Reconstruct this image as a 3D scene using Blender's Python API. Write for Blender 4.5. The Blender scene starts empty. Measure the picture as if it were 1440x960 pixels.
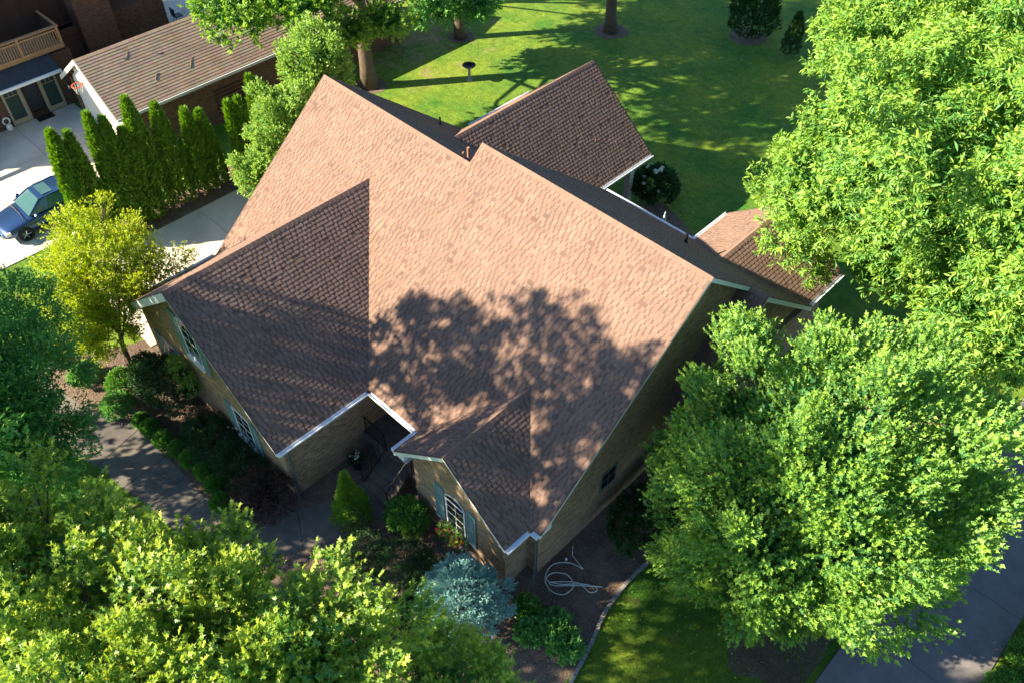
import bpy, math, random
import numpy as np
from mathutils import Vector, Matrix
random.seed(7); rng = np.random.default_rng(7)
R = math.radians
S = bpy.context.scene
C = S.collection

# ---------------------------------------------------------------- camera, sky, sun, exposure
cam = bpy.data.objects.new('camera', bpy.data.cameras.new('camera')); C.objects.link(cam); S.camera = cam
CP, YAW, PITCH, ROLL = (16.981, -16.069, 24.394), 2.34051, 0.82347, 0.00807
fw = Vector((math.cos(PITCH)*math.cos(YAW), math.cos(PITCH)*math.sin(YAW), -math.sin(PITCH)))
rt = Vector((math.sin(YAW), -math.cos(YAW), 0)); up = rt.cross(fw)
r2 = rt*math.cos(ROLL)+up*math.sin(ROLL); u2 = -rt*math.sin(ROLL)+up*math.cos(ROLL)
cam.matrix_world = Matrix(((r2.x,u2.x,-fw.x,CP[0]),(r2.y,u2.y,-fw.y,CP[1]),(r2.z,u2.z,-fw.z,CP[2]),(0,0,0,1)))
cam.data.sensor_width = 36; cam.data.lens = 36*1195.0/1440; cam.data.clip_end = 3000; cam.data.clip_start = .1

LD = Vector((.78, 1, -.775)).normalized()          # the way the sunlight travels
w = bpy.data.worlds.new('World'); S.world = w; w.use_nodes = True
nt = w.node_tree; nt.nodes.clear()
sky = nt.nodes.new('ShaderNodeTexSky'); sky.sky_type = 'NISHITA'; sky.sun_disc = False
sky.sun_elevation = math.asin(-LD.z); sky.sun_rotation = math.atan2(-LD.x, -LD.y)
bg = nt.nodes.new('ShaderNodeBackground'); sky.ozone_density = 5; sky.air_density = 1.0; sky.dust_density = .4
bg.inputs[1].default_value = .072
wo = nt.nodes.new('ShaderNodeOutputWorld')
nt.links.new(sky.outputs[0], bg.inputs[0]); nt.links.new(bg.outputs[0], wo.inputs[0])
sl = bpy.data.lights.new('sun', 'SUN'); sl.energy = 5.0; sl.angle = R(.55); sl.color = (1, .85, .62)
so = bpy.data.objects.new('sun', sl); C.objects.link(so); so.rotation_euler = LD.to_track_quat('-Z', 'Y').to_euler(); so.location = (-20, -25, 40)
S.view_settings.view_transform = 'Standard'; S.view_settings.look = 'None'
S.view_settings.exposure = 2.0; S.view_settings.gamma = 1
S.cycles.max_bounces = 6; S.cycles.diffuse_bounces = 3; S.cycles.transmission_bounces = 3; S.cycles.glossy_bounces = 2
S.cycles.caustics_reflective = False; S.cycles.caustics_refractive = False

# ---------------------------------------------------------------- materials
def mat(name, col, rough=.8, var=.25, scale=3, fine=40, bump=.0, metal=0, hue=None, spec=.3, hscale=.5, attr=False, bdist=.02):
    m = bpy.data.materials.new(name); m.use_nodes = True; t = m.node_tree; b = t.nodes['Principled BSDF']
    b.inputs['Roughness'].default_value = rough; b.inputs['Metallic'].default_value = metal; b.inputs['Specular IOR Level'].default_value = spec
    N = t.nodes.new; L = t.links.new
    tc = N('ShaderNodeTexCoord')
    n1 = N('ShaderNodeTexNoise'); n1.inputs['Scale'].default_value = scale; n1.inputs['Detail'].default_value = 6; n1.inputs['Roughness'].default_value = .65
    n2 = N('ShaderNodeTexNoise'); n2.inputs['Scale'].default_value = fine; n2.inputs['Detail'].default_value = 4
    L(tc.outputs['Object'], n1.inputs[0]); L(tc.outputs['Object'], n2.inputs[0])
    ad = N('ShaderNodeMath'); ad.operation = 'ADD'; L(n1.outputs[0], ad.inputs[0]); L(n2.outputs[0], ad.inputs[1])
    mr = N('ShaderNodeMapRange'); mr.inputs[1].default_value = .65; mr.inputs[2].default_value = 1.35
    mr.inputs[3].default_value = 1-var; mr.inputs[4].default_value = 1+var; L(ad.outputs[0], mr.inputs[0])
    mx = N('ShaderNodeMix'); mx.data_type = 'RGBA'; mx.blend_type = 'MULTIPLY'; mx.inputs[0].default_value = 1
    L(mr.outputs[0], mx.inputs[7])
    if hue:
        n3 = N('ShaderNodeTexNoise'); n3.inputs['Scale'].default_value = hscale; n3.inputs['Detail'].default_value = 5; L(tc.outputs['Object'], n3.inputs[0])
        cr = N('ShaderNodeValToRGB'); cr.color_ramp.elements[0].position = .4; cr.color_ramp.elements[1].position = .62
        cr.color_ramp.elements[0].color = (*col, 1); cr.color_ramp.elements[1].color = (*hue, 1); L(n3.outputs[0], cr.inputs[0]); L(cr.outputs[0], mx.inputs[6])
    elif attr:
        a = N('ShaderNodeAttribute'); a.attribute_name = 'tint'; L(a.outputs['Color'], mx.inputs[6])
    else: mx.inputs[6].default_value = (*col, 1)
    L(mx.outputs[2], b.inputs['Base Color'])
    if bump:
        bp = N('ShaderNodeBump'); bp.inputs['Strength'].default_value = bump; bp.inputs['Distance'].default_value = bdist
        L(ad.outputs[0], bp.inputs['Height']); L(bp.outputs[0], b.inputs['Normal'])
    return m

def brick_mat(name, c1, c2, mortar, var=.5):
    m = bpy.data.materials.new(name); m.use_nodes = True; t = m.node_tree; b = t.nodes['Principled BSDF']; N = t.nodes.new; L = t.links.new
    b.inputs['Roughness'].default_value = .9; b.inputs['Specular IOR Level'].default_value = .2
    uv = N('ShaderNodeUVMap'); br = N('ShaderNodeTexBrick'); br.inputs['Scale'].default_value = 1
    br.inputs['Brick Width'].default_value = .215; br.inputs['Row Height'].default_value = .075; br.inputs['Mortar Size'].default_value = .006
    br.inputs['Mortar Smooth'].default_value = .3; br.inputs['Bias'].default_value = -.1
    br.inputs['Color1'].default_value = (*c1, 1); br.inputs['Color2'].default_value = (*c2, 1); br.inputs['Mortar'].default_value = (*mortar, 1)
    L(uv.outputs[0], br.inputs[0])
    n = N('ShaderNodeTexNoise'); n.inputs['Scale'].default_value = 3.5; n.inputs['Detail'].default_value = 8; n.inputs['Roughness'].default_value = .7; L(uv.outputs[0], n.inputs[0])
    mr = N('ShaderNodeMapRange'); mr.inputs[1].default_value = .3; mr.inputs[2].default_value = .7; mr.inputs[3].default_value = 1-var; mr.inputs[4].default_value = 1+var; L(n.outputs[0], mr.inputs[0])
    mx = N('ShaderNodeMix'); mx.data_type = 'RGBA'; mx.blend_type = 'MULTIPLY'; mx.inputs[0].default_value = 1
    L(br.outputs[0], mx.inputs[6]); L(mr.outputs[0], mx.inputs[7]); L(mx.outputs[2], b.inputs['Base Color'])
    bp = N('ShaderNodeBump'); bp.inputs['Strength'].default_value = .8; bp.inputs['Distance'].default_value = .008; bp.invert = True
    mp = N('ShaderNodeMapping'); mp.inputs['Scale'].default_value = (1.6, 9, 1); L(uv.outputs[0], mp.inputs[0]); L(mp.outputs[0], n.inputs[0])
    L(br.outputs['Fac'], bp.inputs['Height']); L(bp.outputs[0], b.inputs['Normal'])
    return m

def leaf_mat(name, dark, light, trans=.4, rough=.45, tcol=None, spec=.35):
    m = bpy.data.materials.new(name); m.use_nodes = True; t = m.node_tree; b = t.nodes['Principled BSDF']; N = t.nodes.new; L = t.links.new
    out = t.nodes['Material Output']
    b.inputs['Roughness'].default_value = rough; b.inputs['Specular IOR Level'].default_value = spec
    a = N('ShaderNodeAttribute'); a.attribute_name = 'tint'
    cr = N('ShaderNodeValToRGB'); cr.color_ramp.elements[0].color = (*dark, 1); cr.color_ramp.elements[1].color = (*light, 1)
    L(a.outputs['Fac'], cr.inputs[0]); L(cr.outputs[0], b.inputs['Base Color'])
    tr = N('ShaderNodeBsdfTranslucent'); mx = N('ShaderNodeMixShader'); mx.inputs[0].default_value = trans
    hs = N('ShaderNodeHueSaturation'); hs.inputs['Hue'].default_value = .485; hs.inputs['Saturation'].default_value = 1.1; hs.inputs['Value'].default_value = 1.35
    L(cr.outputs[0], hs.inputs['Color']); L(hs.outputs[0], tr.inputs[0])
    L(b.outputs[0], mx.inputs[1]); L(tr.outputs[0], mx.inputs[2]); L(mx.outputs[0], out.inputs[0])
    return m

def grass_mat():
    m = bpy.data.materials.new('grass'); m.use_nodes = True; t = m.node_tree; b = t.nodes['Principled BSDF']; N = t.nodes.new; L = t.links.new
    b.inputs['Roughness'].default_value = .8; b.inputs['Specular IOR Level'].default_value = .15
    tc = N('ShaderNodeTexCoord')
    def noise(s, d=6, r=.6):
        n = N('ShaderNodeTexNoise'); n.inputs['Scale'].default_value = s; n.inputs['Detail'].default_value = d; n.inputs['Roughness'].default_value = r; L(tc.outputs['Object'], n.inputs[0]); return n
    big, mid, fin = noise(.28, 5), noise(2.6, 7, .75), noise(11, 7, .85)
    cr = N('ShaderNodeValToRGB'); e = cr.color_ramp.elements
    e[0].position = .36; e[0].color = (.05, .155, .018, 1); e[1].position = .6; e[1].color = (.155, .225, .022, 1)
    L(big.outputs[0], cr.inputs[0])
    dry = N('ShaderNodeValToRGB'); d = dry.color_ramp.elements; d[0].position = .60; d[0].color = (0,0,0,1); d[1].position = .74; d[1].color = (1,1,1,1)
    dn = noise(.75, 7, .72); ds = N('ShaderNodeVectorMath'); ds.operation = 'DISTANCE'; L(tc.outputs['Object'], ds.inputs[0]); ds.inputs[1].default_value = (-20.5, 12.5, 0)
    dm = N('ShaderNodeMapRange'); dm.inputs[1].default_value = 1; dm.inputs[2].default_value = 7.5; dm.inputs[3].default_value = .2; dm.inputs[4].default_value = 0; L(ds.outputs['Value'], dm.inputs[0])
    da = N('ShaderNodeMath'); da.operation = 'ADD'; L(dn.outputs[0], da.inputs[0]); L(dm.outputs[0], da.inputs[1]); L(da.outputs[0], dry.inputs[0])
    m1 = N('ShaderNodeMix'); m1.data_type = 'RGBA'; L(dry.outputs[0], m1.inputs[0]); L(cr.outputs[0], m1.inputs[6]); m1.inputs[7].default_value = (.24, .2, .085, 1)
    ad = N('ShaderNodeMath'); ad.operation = 'ADD'; L(mid.outputs[0], ad.inputs[0]); L(fin.outputs[0], ad.inputs[1])
    mr = N('ShaderNodeMapRange'); mr.inputs[1].default_value = .7; mr.inputs[2].default_value = 1.3; mr.inputs[3].default_value = .38; mr.inputs[4].default_value = 1.62; L(ad.outputs[0], mr.inputs[0])
    m2 = N('ShaderNodeMix'); m2.data_type = 'RGBA'; m2.blend_type = 'MULTIPLY'; m2.inputs[0].default_value = 1; L(m1.outputs[2], m2.inputs[6]); L(mr.outputs[0], m2.inputs[7])
    L(m2.outputs[2], b.inputs['Base Color'])
    bp = N('ShaderNodeBump'); bp.inputs['Strength'].default_value = .9; bp.inputs['Distance'].default_value = .06; L(fin.outputs[0], bp.inputs['Height']); L(bp.outputs[0], b.inputs['Normal'])
    return m

M = {}
M['grass'] = grass_mat()
M['shingle'] = mat('shingle', (.3,.19,.145), .95, .22, 1.2, 90, .25, spec=.12, attr=True, bdist=.004)
M['underlay'] = mat('underlay', (.12,.08,.065), .95)
M['trim'] = mat('white_trim', (.74,.77,.78), .45, .08, 2)
M['gutter'] = mat('white_gutter', (.76,.8,.83), .35, .12, 4, spec=.5)
M['soffit'] = mat('soffit', (.5,.52,.52), .6, .1)
M['brick'] = brick_mat('tan_brick', (.36,.245,.15), (.17,.115,.075), (.36,.29,.21), .42)
M['nbrick'] = brick_mat('red_brown_brick', (.17,.085,.05), (.09,.05,.035), (.16,.13,.11))
M['glass'] = mat('window_glass', (.01,.014,.016), .06, .1, spec=.9)
M['teal'] = mat('painted_shutter', (.17,.28,.28), .55, .2, 3)
M['black'] = mat('black_iron', (.01,.01,.011), .5, .2)
M['conc'] = mat('concrete', (.56,.52,.43), .9, .2, .8, 60, .25, hue=(.44,.41,.34), bdist=.005)
M['aggr'] = mat('aggregate', (.155,.145,.145), .85, .35, 1.5, 110, .5, bdist=.006)
M['pathm'] = mat('path_aggregate', (.095,.088,.083), .9, .4, 2, 120, .6, hue=(.13,.118,.10), bdist=.006)
M['mulch'] = mat('mulch', (.13,.09,.07), .95, .55, 2.2, 45, 1, hue=(.17,.125,.09), bdist=.04)
M['chip'] = mat('mulch_chip', (.24,.18,.13), .9, .4, 5, 60)
M['spout'] = mat('dark_downspout', (.10,.13,.13), .45, .1)
M['stone'] = mat('edging_stone', (.22,.21,.19), .85, .3, 4)
M['bark'] = mat('bark', (.12,.09,.065), .95, .5, 6, 50, 1, bdist=.03)
M['nwood'] = mat('dark_siding', (.055,.03,.022), .8, .2)
M['deckwood'] = mat('deck_wood', (.42,.24,.12), .7, .2, 5)
M['cream'] = mat('cream_stucco', (.72,.68,.56), .85, .06)
M['beige'] = mat('beige_frame', (.38,.33,.25), .6, .1)
M['curtain'] = mat('curtain', (.03,.06,.055), .7, .4, 9)
M['blueroof'] = mat('charcoal_roofing', (.045,.055,.065), .9, .35, 3)
M['orange'] = mat('orange_rim', (.6,.09,.03), .4, .1)
M['white'] = mat('white_plastic', (.72,.74,.74), .4, .06)
M['hose'] = mat('pale_hose', (.62,.62,.55), .45, .1)
M['tealfab'] = mat('teal_fabric', (.04,.22,.25), .8, .2)
M['copper'] = mat('vent_flashing', (.30,.16,.11), .5, .2)
M['carpaint'] = mat('blue_car_paint', (.03,.075,.18), .22, .05, metal=.55, spec=.8)
M['cglass'] = mat('car_glass', (.05,.12,.13), .05, .05, spec=1.0)
M['rubber'] = mat('tyre_rubber', (.015,.015,.015), .8, .1)
M['alloy'] = mat('alloy', (.45,.45,.47), .3, .1, metal=.8)
M['lens'] = mat('lamp_lens', (.6,.6,.62), .1, .05, spec=.9)
M['red'] = mat('red_petal', (.55,.02,.03), .6, .2); M['pink'] = mat('pink_petal', (.6,.2,.3), .6, .2); M['yel'] = mat('yellow_petal', (.6,.45,.05), .6, .2)
M['petalw'] = mat('white_petal', (.5,.55,.42), .6, .2)
M['tableglass'] = mat('blue_table', (.08,.14,.22), .15, .3, spec=.8)
M['L_maple'] = leaf_mat('maple_leaf', (.05,.19,.065), (.33,.52,.07), .38)
M['L_green'] = leaf_mat('broad_leaf', (.06,.21,.045), (.33,.50,.06), .38)
M['L_locust'] = leaf_mat('locust_leaf', (.18,.29,.02), (.44,.52,.035), .45)
M['L_oak'] = leaf_mat('oak_leaf', (.055,.19,.04), (.46,.57,.08), .36, .4)
M['L_mid'] = leaf_mat('mid_leaf', (.065,.24,.06), (.20,.43,.09), .38)
M['L_dark'] = leaf_mat('dark_leaf', (.016,.06,.016), (.05,.12,.03), .25)
M['L_arb'] = leaf_mat('arborvitae_spray', (.05,.17,.02), (.20,.38,.035), .28, .6)
M['L_spruce'] = leaf_mat('spruce_needle', (.10,.27,.26), (.36,.60,.55), .15, .55)
M['L_red'] = leaf_mat('red_maple_leaf', (.03,.012,.012), (.07,.03,.022), .3)
M['L_box'] = leaf_mat('boxwood_leaf', (.05,.19,.03), (.14,.32,.04), .3)
M['L_pale'] = leaf_mat('pale_leaf', (.12,.27,.06), (.34,.50,.10), .42)
M['L_grass'] = leaf_mat('grass_blade', (.06,.17,.018), (.19,.28,.028), .35, .6)

# ---------------------------------------------------------------- mesh helpers
def finish(ob, parent, kind, label, cat, group):
    C.objects.link(ob)
    if parent: ob.parent = parent
    if kind: ob['kind'] = kind
    if label: ob['label'] = label
    if cat: ob['category'] = cat
    if group: ob['group'] = group
    return ob

def wloc(p):
    v = Vector((0,0,0))
    while p: v += p.location; p = p.parent
    return v

class MB:
    def __init__(s): s.v = []; s.f = []; s.t = []
    def add(s, vs, fs, tint=None):
        k = len(s.v); s.v += [tuple(x) for x in vs]; s.f += [tuple(i+k for i in f) for f in fs]; s.t += [tint or (.3,.2,.15)]*len(fs); return s
    def poly(s, vs, tint=None): return s.add(vs, [tuple(range(len(vs)))], tint)
    def box(s, a, b, tint=None):
        (x0,y0,z0),(x1,y1,z1) = a, b
        return s.add([(x0,y0,z0),(x1,y0,z0),(x1,y1,z0),(x0,y1,z0),(x0,y0,z1),(x1,y0,z1),(x1,y1,z1),(x0,y1,z1)],
                     [(3,2,1,0),(4,5,6,7),(0,1,5,4),(1,2,6,5),(2,3,7,6),(3,0,4,7)], tint)
    def frame_box(s, o, u, v, n, a, b, tint=None):   # box in the frame o+u*x+v*y+n*z
        o, u, v, n = map(Vector, (o, u, v, n)); (x0,y0,z0),(x1,y1,z1) = a, b
        P = [o+u*x+v*y+n*z for z in (z0,z1) for (x,y) in ((x0,y0),(x1,y0),(x1,y1),(x0,y1))]
        return s.add(P, [(3,2,1,0),(4,5,6,7),(0,1,5,4),(1,2,6,5),(2,3,7,6),(3,0,4,7)], tint)
    def prism(s, pts, d, tint=None):                 # closed outline extruded along d
        d = Vector(d); n = len(pts); P = [Vector(p) for p in pts]; Q = [p+d for p in P]
        return s.add(P+Q, [tuple(range(n))[::-1], tuple(range(n, 2*n))]+[(i,(i+1)%n,n+(i+1)%n,n+i) for i in range(n)], tint)
    def tube(s, pts, rs, n=6, caps=True):
        pts = [Vector(p) for p in pts]
        if not hasattr(rs, '__len__'): rs = [rs]*len(pts)
        k = len(s.v); up_ = Vector((0,0,1)); vs = []; fs = []
        for i, p in enumerate(pts):
            d = (pts[min(i+1, len(pts)-1)]-pts[max(i-1, 0)])
            if d.length < 1e-9: d = Vector((0,0,1))
            d.normalize(); a = d.cross(up_ if abs(d.z) < .95 else Vector((1,0,0))).normalized(); b = d.cross(a)
            for j in range(n):
                t = 2*math.pi*j/n; vs.append(p+(a*math.cos(t)+b*math.sin(t))*rs[i])
        for i in range(len(pts)-1):
            for j in range(n): fs.append((i*n+j, i*n+(j+1)%n, (i+1)*n+(j+1)%n, (i+1)*n+j))
        if caps: fs += [tuple(range(n))[::-1], tuple(range((len(pts)-1)*n, len(pts)*n))]
        return s.add(vs, fs)
    def lathe(s, c, prof, n=16):
        c = Vector(c); vs = []; fs = []
        for r, z in prof:
            for j in range(n):
                t = 2*math.pi*j/n; vs.append(c+Vector((r*math.cos(t), r*math.sin(t), z)))
        for i in range(len(prof)-1):
            for j in range(n): fs.append((i*n+j, i*n+(j+1)%n, (i+1)*n+(j+1)%n, (i+1)*n+j))
        fs += [tuple(range(n))[::-1], tuple(range((len(prof)-1)*n, len(prof)*n))]
        return s.add(vs, fs)
    def mesh(s, name, m, off=Vector((0,0,0)), tint=False, smooth=False):
        me = bpy.data.meshes.new(name)
        V = np.array(s.v, float)-np.array(off)
        me.from_pydata(V.tolist(), [], s.f); me.materials.append(m)
        uv = me.uv_layers.new(name='UVMap')
        nl = len(me.loops); vi = np.empty(nl, int); me.loops.foreach_get('vertex_index', vi)
        nf = len(me.polygons); nn = np.empty(nf*3); me.polygons.foreach_get('normal', nn); nn = nn.reshape(-1,3)
        lt = np.empty(nf, int); me.polygons.foreach_get('loop_total', lt)
        N_ = np.repeat(nn, lt, axis=0); P_ = np.array(s.v, float)[vi]
        U = np.empty((nl, 2)); h = np.hypot(N_[:,0], N_[:,1])+1e-9; vert = np.abs(N_[:,2]) < .6
        U[:,0] = np.where(vert, (-N_[:,1]*P_[:,0]+N_[:,0]*P_[:,1])/h, P_[:,0]); U[:,1] = np.where(vert, P_[:,2], P_[:,1])
        uv.data.foreach_set('uv', U.ravel().astype(np.float32))
        if tint:
            a = me.attributes.new('tint', 'FLOAT_COLOR', 'FACE')
            a.data.foreach_set('color', np.hstack([np.array(s.t, float), np.ones((nf,1))]).ravel().astype(np.float32))
        if smooth: me.polygons.foreach_set('use_smooth', [True]*nf)
        me.update(); return me
    def build(s, name, m, parent=None, kind=None, label=None, cat=None, group=None, at=None, tint=False, smooth=False):
        off = wloc(parent)
        if at: off = Vector(at)
        ob = bpy.data.objects.new(name, s.mesh(name, m, off, tint, smooth))
        if at: ob.location = at
        return finish(ob, parent, kind, label, cat, group)

def thing(name, label, cat, loc, group=None):
    o = bpy.data.objects.new(name, None); o.location = loc; o.empty_display_size = .3
    return finish(o, None, None, label, cat, group)

def clone(o, loc=None, label=None, rotz=0, scale=None):
    c = o.copy(); C.objects.link(c)
    if loc is not None: c.location = loc
    if label: c['label'] = label
    c.rotation_euler = (0, 0, rotz)
    if scale: c.scale = scale
    for ch in o.children:
        d = ch.copy(); C.objects.link(d); d.parent = c
        for g in ch.children:
            e = g.copy(); C.objects.link(e); e.parent = d
    return c

# ---------------------------------------------------------------- leaves
TPL = {
 'diamond': (np.array([(0,0,0),(.5,.5,.06),(1,0,-.1),(.5,-.5,.06)]), [(0,1,2),(0,2,3)]),
 'maple': (np.array([(0,0,0),(.22,.5,.03),(.42,.2,0),(1,0,-.12),(.42,-.2,0),(.22,-.5,.03)]), [(0,1,2),(0,2,3),(0,3,4),(0,4,5)]),
 'oak': (np.array([(0,0,0),(.28,.42,.05),(.36,.1,0),(.62,.5,.02),(.66,.1,-.02),(1,0,-.14),(.66,-.1,-.02),(.62,-.5,.02),(.36,-.1,0),(.28,-.42,.05)]),
         [(0,1,2),(2,3,4),(4,5,6),(6,7,8),(8,9,0),(0,2,8),(2,4,6),(2,6,8)]),
}
def norm(a): return a/(np.linalg.norm(a, axis=-1, keepdims=True)+1e-9)
def leaf_obj(name, m, pos, d, n, ln, wd, tint, tpl='diamond', parent=None, kind=None, label=None, cat=None, group=None, at=None):
    T, F = TPL[tpl]; off = np.array(at) if at is not None else np.array(wloc(parent))
    d = norm(d); sd = norm(np.cross(n, d)); n = np.cross(d, sd); k = len(pos); nv = len(T)
    V = pos[:,None,:]-off + d[:,None,:]*(T[None,:,0:1]*ln[:,None,None]) + sd[:,None,:]*(T[None,:,1:2]*wd[:,None,None]) + n[:,None,:]*(T[None,:,2:3]*ln[:,None,None])
    F = np.array(F); FF = (F[None]+(np.arange(k)*nv)[:,None,None]).reshape(-1)
    me = bpy.data.meshes.new(name); me.vertices.add(k*nv); me.vertices.foreach_set('co', V.astype(np.float32).ravel())
    nf = k*len(F); me.loops.add(nf*3); me.loops.foreach_set('vertex_index', FF.astype(np.int32))
    me.polygons.add(nf); me.polygons.foreach_set('loop_start', (np.arange(nf)*3).astype(np.int32)); me.polygons.foreach_set('loop_total', np.full(nf, 3, np.int32))
    a = me.attributes.new('tint', 'FLOAT', 'POINT'); a.data.foreach_set('value', np.repeat(np.clip(tint,0,1), nv).astype(np.float32))
    me.materials.append(m); me.update(calc_edges=True)
    ob = bpy.data.objects.new(name, me)
    if at is not None: ob.location = at
    return finish(ob, parent, kind, label, cat, group)

def rdir(k): return norm(rng.normal(size=(k,3)))
def tufts(blobs, clumps, cr, per, zmin=-.35, upb=.45, jit=.22, st=1.0):
    """tuft points and axes over lumpy blobs; blobs: (cx,cy,cz, rx,ry,rz, weight)"""
    P = []; A = []; CC = []; tot = sum(b[6] if len(b) > 6 else 1 for b in blobs)
    for b in blobs:
        c = np.array(b[:3]); r = np.array(b[3:6]); k = max(3, int(clumps*(b[6] if len(b) > 6 else 1)/tot))
        i = np.arange(k)+.5; ph = np.arccos(1-(1-zmin)*i/k); th = np.pi*(1+5**.5)*i
        D = np.stack([np.cos(th)*np.sin(ph), np.sin(th)*np.sin(ph), np.cos(ph)], 1)+rng.normal(size=(k,3))*.12; D = norm(D)
        rad = 1-cr*.5/r.mean()+np.clip(rng.normal(size=(k,1)),-1,1)*jit*.12-np.abs(rng.normal(size=(k,1)))*jit*.45
        cc = c+D*r*rad; CC.append(cc)
        for j in range(k):
            rr = cr*rng.uniform(.6, 1.3); dd = norm(rdir(per)+D[j]*.75); ax = norm(D[j]*.6+np.array((0,0,.55))); of = dd*rr*rng.uniform(.5, 1.05, (per,1))*np.array((1,1,.8)); pp = cc[j]+of+ax*(of@ax)[:,None]*(st-1)
            P.append(pp); A.append(norm(dd*.6+D[j]*.5+np.array((0,0,upb))+rng.normal(size=(per,3))*.18))
    return np.concatenate(P), np.concatenate(A), np.concatenate(CC)

def leaves(P, A, L, k, ang=(35,75), out=.25, upn=.7, droop=.0, lensz=.12, wr=.6, tvar=.25):
    n = len(P); s = rng.uniform(0, 1, (n,k)); pos = P[:,None,:]+A[:,None,:]*(s*L)[...,None]
    a = A[:,None,:].repeat(k,1); p = norm(np.cross(a, rdir(n*k).reshape(n,k,3)))
    th = np.radians(rng.uniform(ang[0], ang[1], (n,k,1)))*(1-.45*s[...,None])
    d = norm(a*np.cos(th)+p*np.sin(th)-np.array((0,0,droop)))
    nn = norm(np.array((0,0,upn*.8))+rng.normal(size=(n,k,3))*.45+a*out+np.array((-.25,-.32,0)))
    ln = lensz*rng.uniform(.7, 1.25, (n,k)); tuftt = rng.normal(size=(n,1))*tvar*.6
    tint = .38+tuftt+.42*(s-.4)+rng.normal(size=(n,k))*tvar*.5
    f = lambda x: x.reshape(n*k, -1)
    return f(pos), f(d), f(nn), ln.ravel(), ln.ravel()*wr, tint.ravel()

def trunk_obj(base, top, r, targets, parent, m=None, seed=0, nl=26, bend=.15, name='trunk'):
    b = MB(); base = Vector(base); top = Vector(top); rr = random.Random(seed)
    H = (top-base).length; pts = [base+(top-base)*t+Vector((rr.uniform(-1,1), rr.uniform(-1,1), 0))*bend*(0 if t == 0 else 1) for t in (0,.08,.3,.55,.8,1)]
    b.tube(pts, [r*1.5, r*1.05, r*.9, r*.75, r*.55, r*.3], 9)
    tg = list(targets); rr.shuffle(tg)
    for t in tg[:nl]:
        t = Vector(t); f = rr.uniform(.3, .95); s = base+(top-base)*f
        mid = s.lerp(t, .5)+Vector((0,0,-.08*(t-s).length+.2)); r0 = r*(.42-.25*f)
        b.tube([s, mid, t], [r0, r0*.6, .02], 5)
        for _ in range(2):
            q = t+Vector((rr.uniform(-1,1), rr.uniform(-1,1), rr.uniform(-.2,.5)))*.3
            b.tube([mid.lerp(t, rr.uniform(.2,.7)), q], [r0*.4, .012], 4)
    return b.build(name, m or M['bark'], parent, smooth=True)

def tree(name, label, cat, base, top, r, blobs, clumps, cr, per, leafm, L=.45, k=8, tpl='diamond', group=None, zmin=-.35, upb=.45, jit=.22, seed=0, nl=26, trunk=True, st=1.0, fill=1.6, **kw):
    t = thing(name, label, cat, base, group)
    P, A, CC = tufts(blobs, clumps, cr, per, zmin, upb, jit, st)
    if trunk: trunk_obj(base, top, r, CC.tolist(), t, seed=seed, nl=nl)
    G = leaves(P, A, L, k, **kw); ni = 30 if name == 'street_tree' else int(len(P)*fill); Q = []
    for _ in range(ni):
        b_ = blobs[rng.integers(len(blobs))]; dd = norm(rng.normal(size=3)); Q.append(np.array(b_[:3])+dd*np.array(b_[3:6])*rng.uniform(.25,.7))
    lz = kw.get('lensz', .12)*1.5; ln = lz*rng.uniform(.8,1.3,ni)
    I = (np.array(Q), rdir(ni), norm(np.array((0,0,.6))+rng.normal(size=(ni,3))*.5), ln, ln*kw.get('wr',.6), .08+rng.normal(size=ni)*.08)  # inner fill leaves tinted dark: shade inside the crown put into their colour
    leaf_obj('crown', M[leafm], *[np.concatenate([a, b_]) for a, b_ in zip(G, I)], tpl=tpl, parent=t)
    return t

def bush(name, label, cat, base, blobs, clumps, cr, per, leafm, L=.12, k=6, group=None, zmin=-.1, tpl='diamond', **kw):
    t = thing(name, label, cat, base, group)
    P, A, CC = tufts(blobs, clumps, cr, int(per*1.9), zmin, .3, kw.pop('jit', .1))
    b = MB(); bx = Vector(base)
    for c in CC[:14]: b.tube([bx, bx.lerp(Vector(c), .5)+Vector((0,0,.05)), Vector(c)], [.025,.018,.008], 4)
    b.build('stem', M['bark'], t)
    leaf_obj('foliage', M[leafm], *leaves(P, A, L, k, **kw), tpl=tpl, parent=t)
    return t

# ---------------------------------------------------------------- ground
def sheet(name, pts, z, m, kind='structure', parent=None):
    return MB().poly([(x,y,z) for x,y in pts]).build(name, m, parent, kind)
g = MB(); n = 60
xs = [-900,-300,-120]+[-60+2*i for i in range(61)]+[120,300,900]
def gz(x, y): return 0.0
V = [(x,y,gz(x,y)) for y in xs for x in xs]; k = len(xs)
g.add(V, [(j*k+i, j*k+i+1, (j+1)*k+i+1, (j+1)*k+i) for j in range(k-1) for i in range(k-1)])
g.build('lawn_ground', M['grass'], None, 'structure')

def smooth_poly(pts, it=2):
    for _ in range(it):
        q = []
        for i in range(len(pts)):
            a, b = pts[i], pts[(i+1) % len(pts)]
            q += [(a[0]*.75+b[0]*.25, a[1]*.75+b[1]*.25), (a[0]*.25+b[0]*.75, a[1]*.25+b[1]*.75)]
        pts = q
    return pts
bedL = smooth_poly([(-11.5,-14.6),(-8.4,-9.0),(-8.2,-4),(-6,-6),(3,-6),(4.5,-5),(9.4,6),(10.9,2),(10.95,-3.4),(10.95,-4.6),(11.1,-5.8),(11.35,-6.8),(11.7,-8.0),(11.2,-10.5),(8,-12.5),(4.5,-12.4),(1,-12.2),(-.5,-12.5),(-1.2,-12.1),(-5.2,-12.1),(-6,-14)], 1)
sheet('mulch_bed', bedL, .006, M['mulch'])
sheet('hedge_bed', smooth_poly([(-16.5,-9.4),(-14.7,-9),(-14.65,3.2),(-16.6,3.2)],1), .006, M['mulch'])
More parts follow.
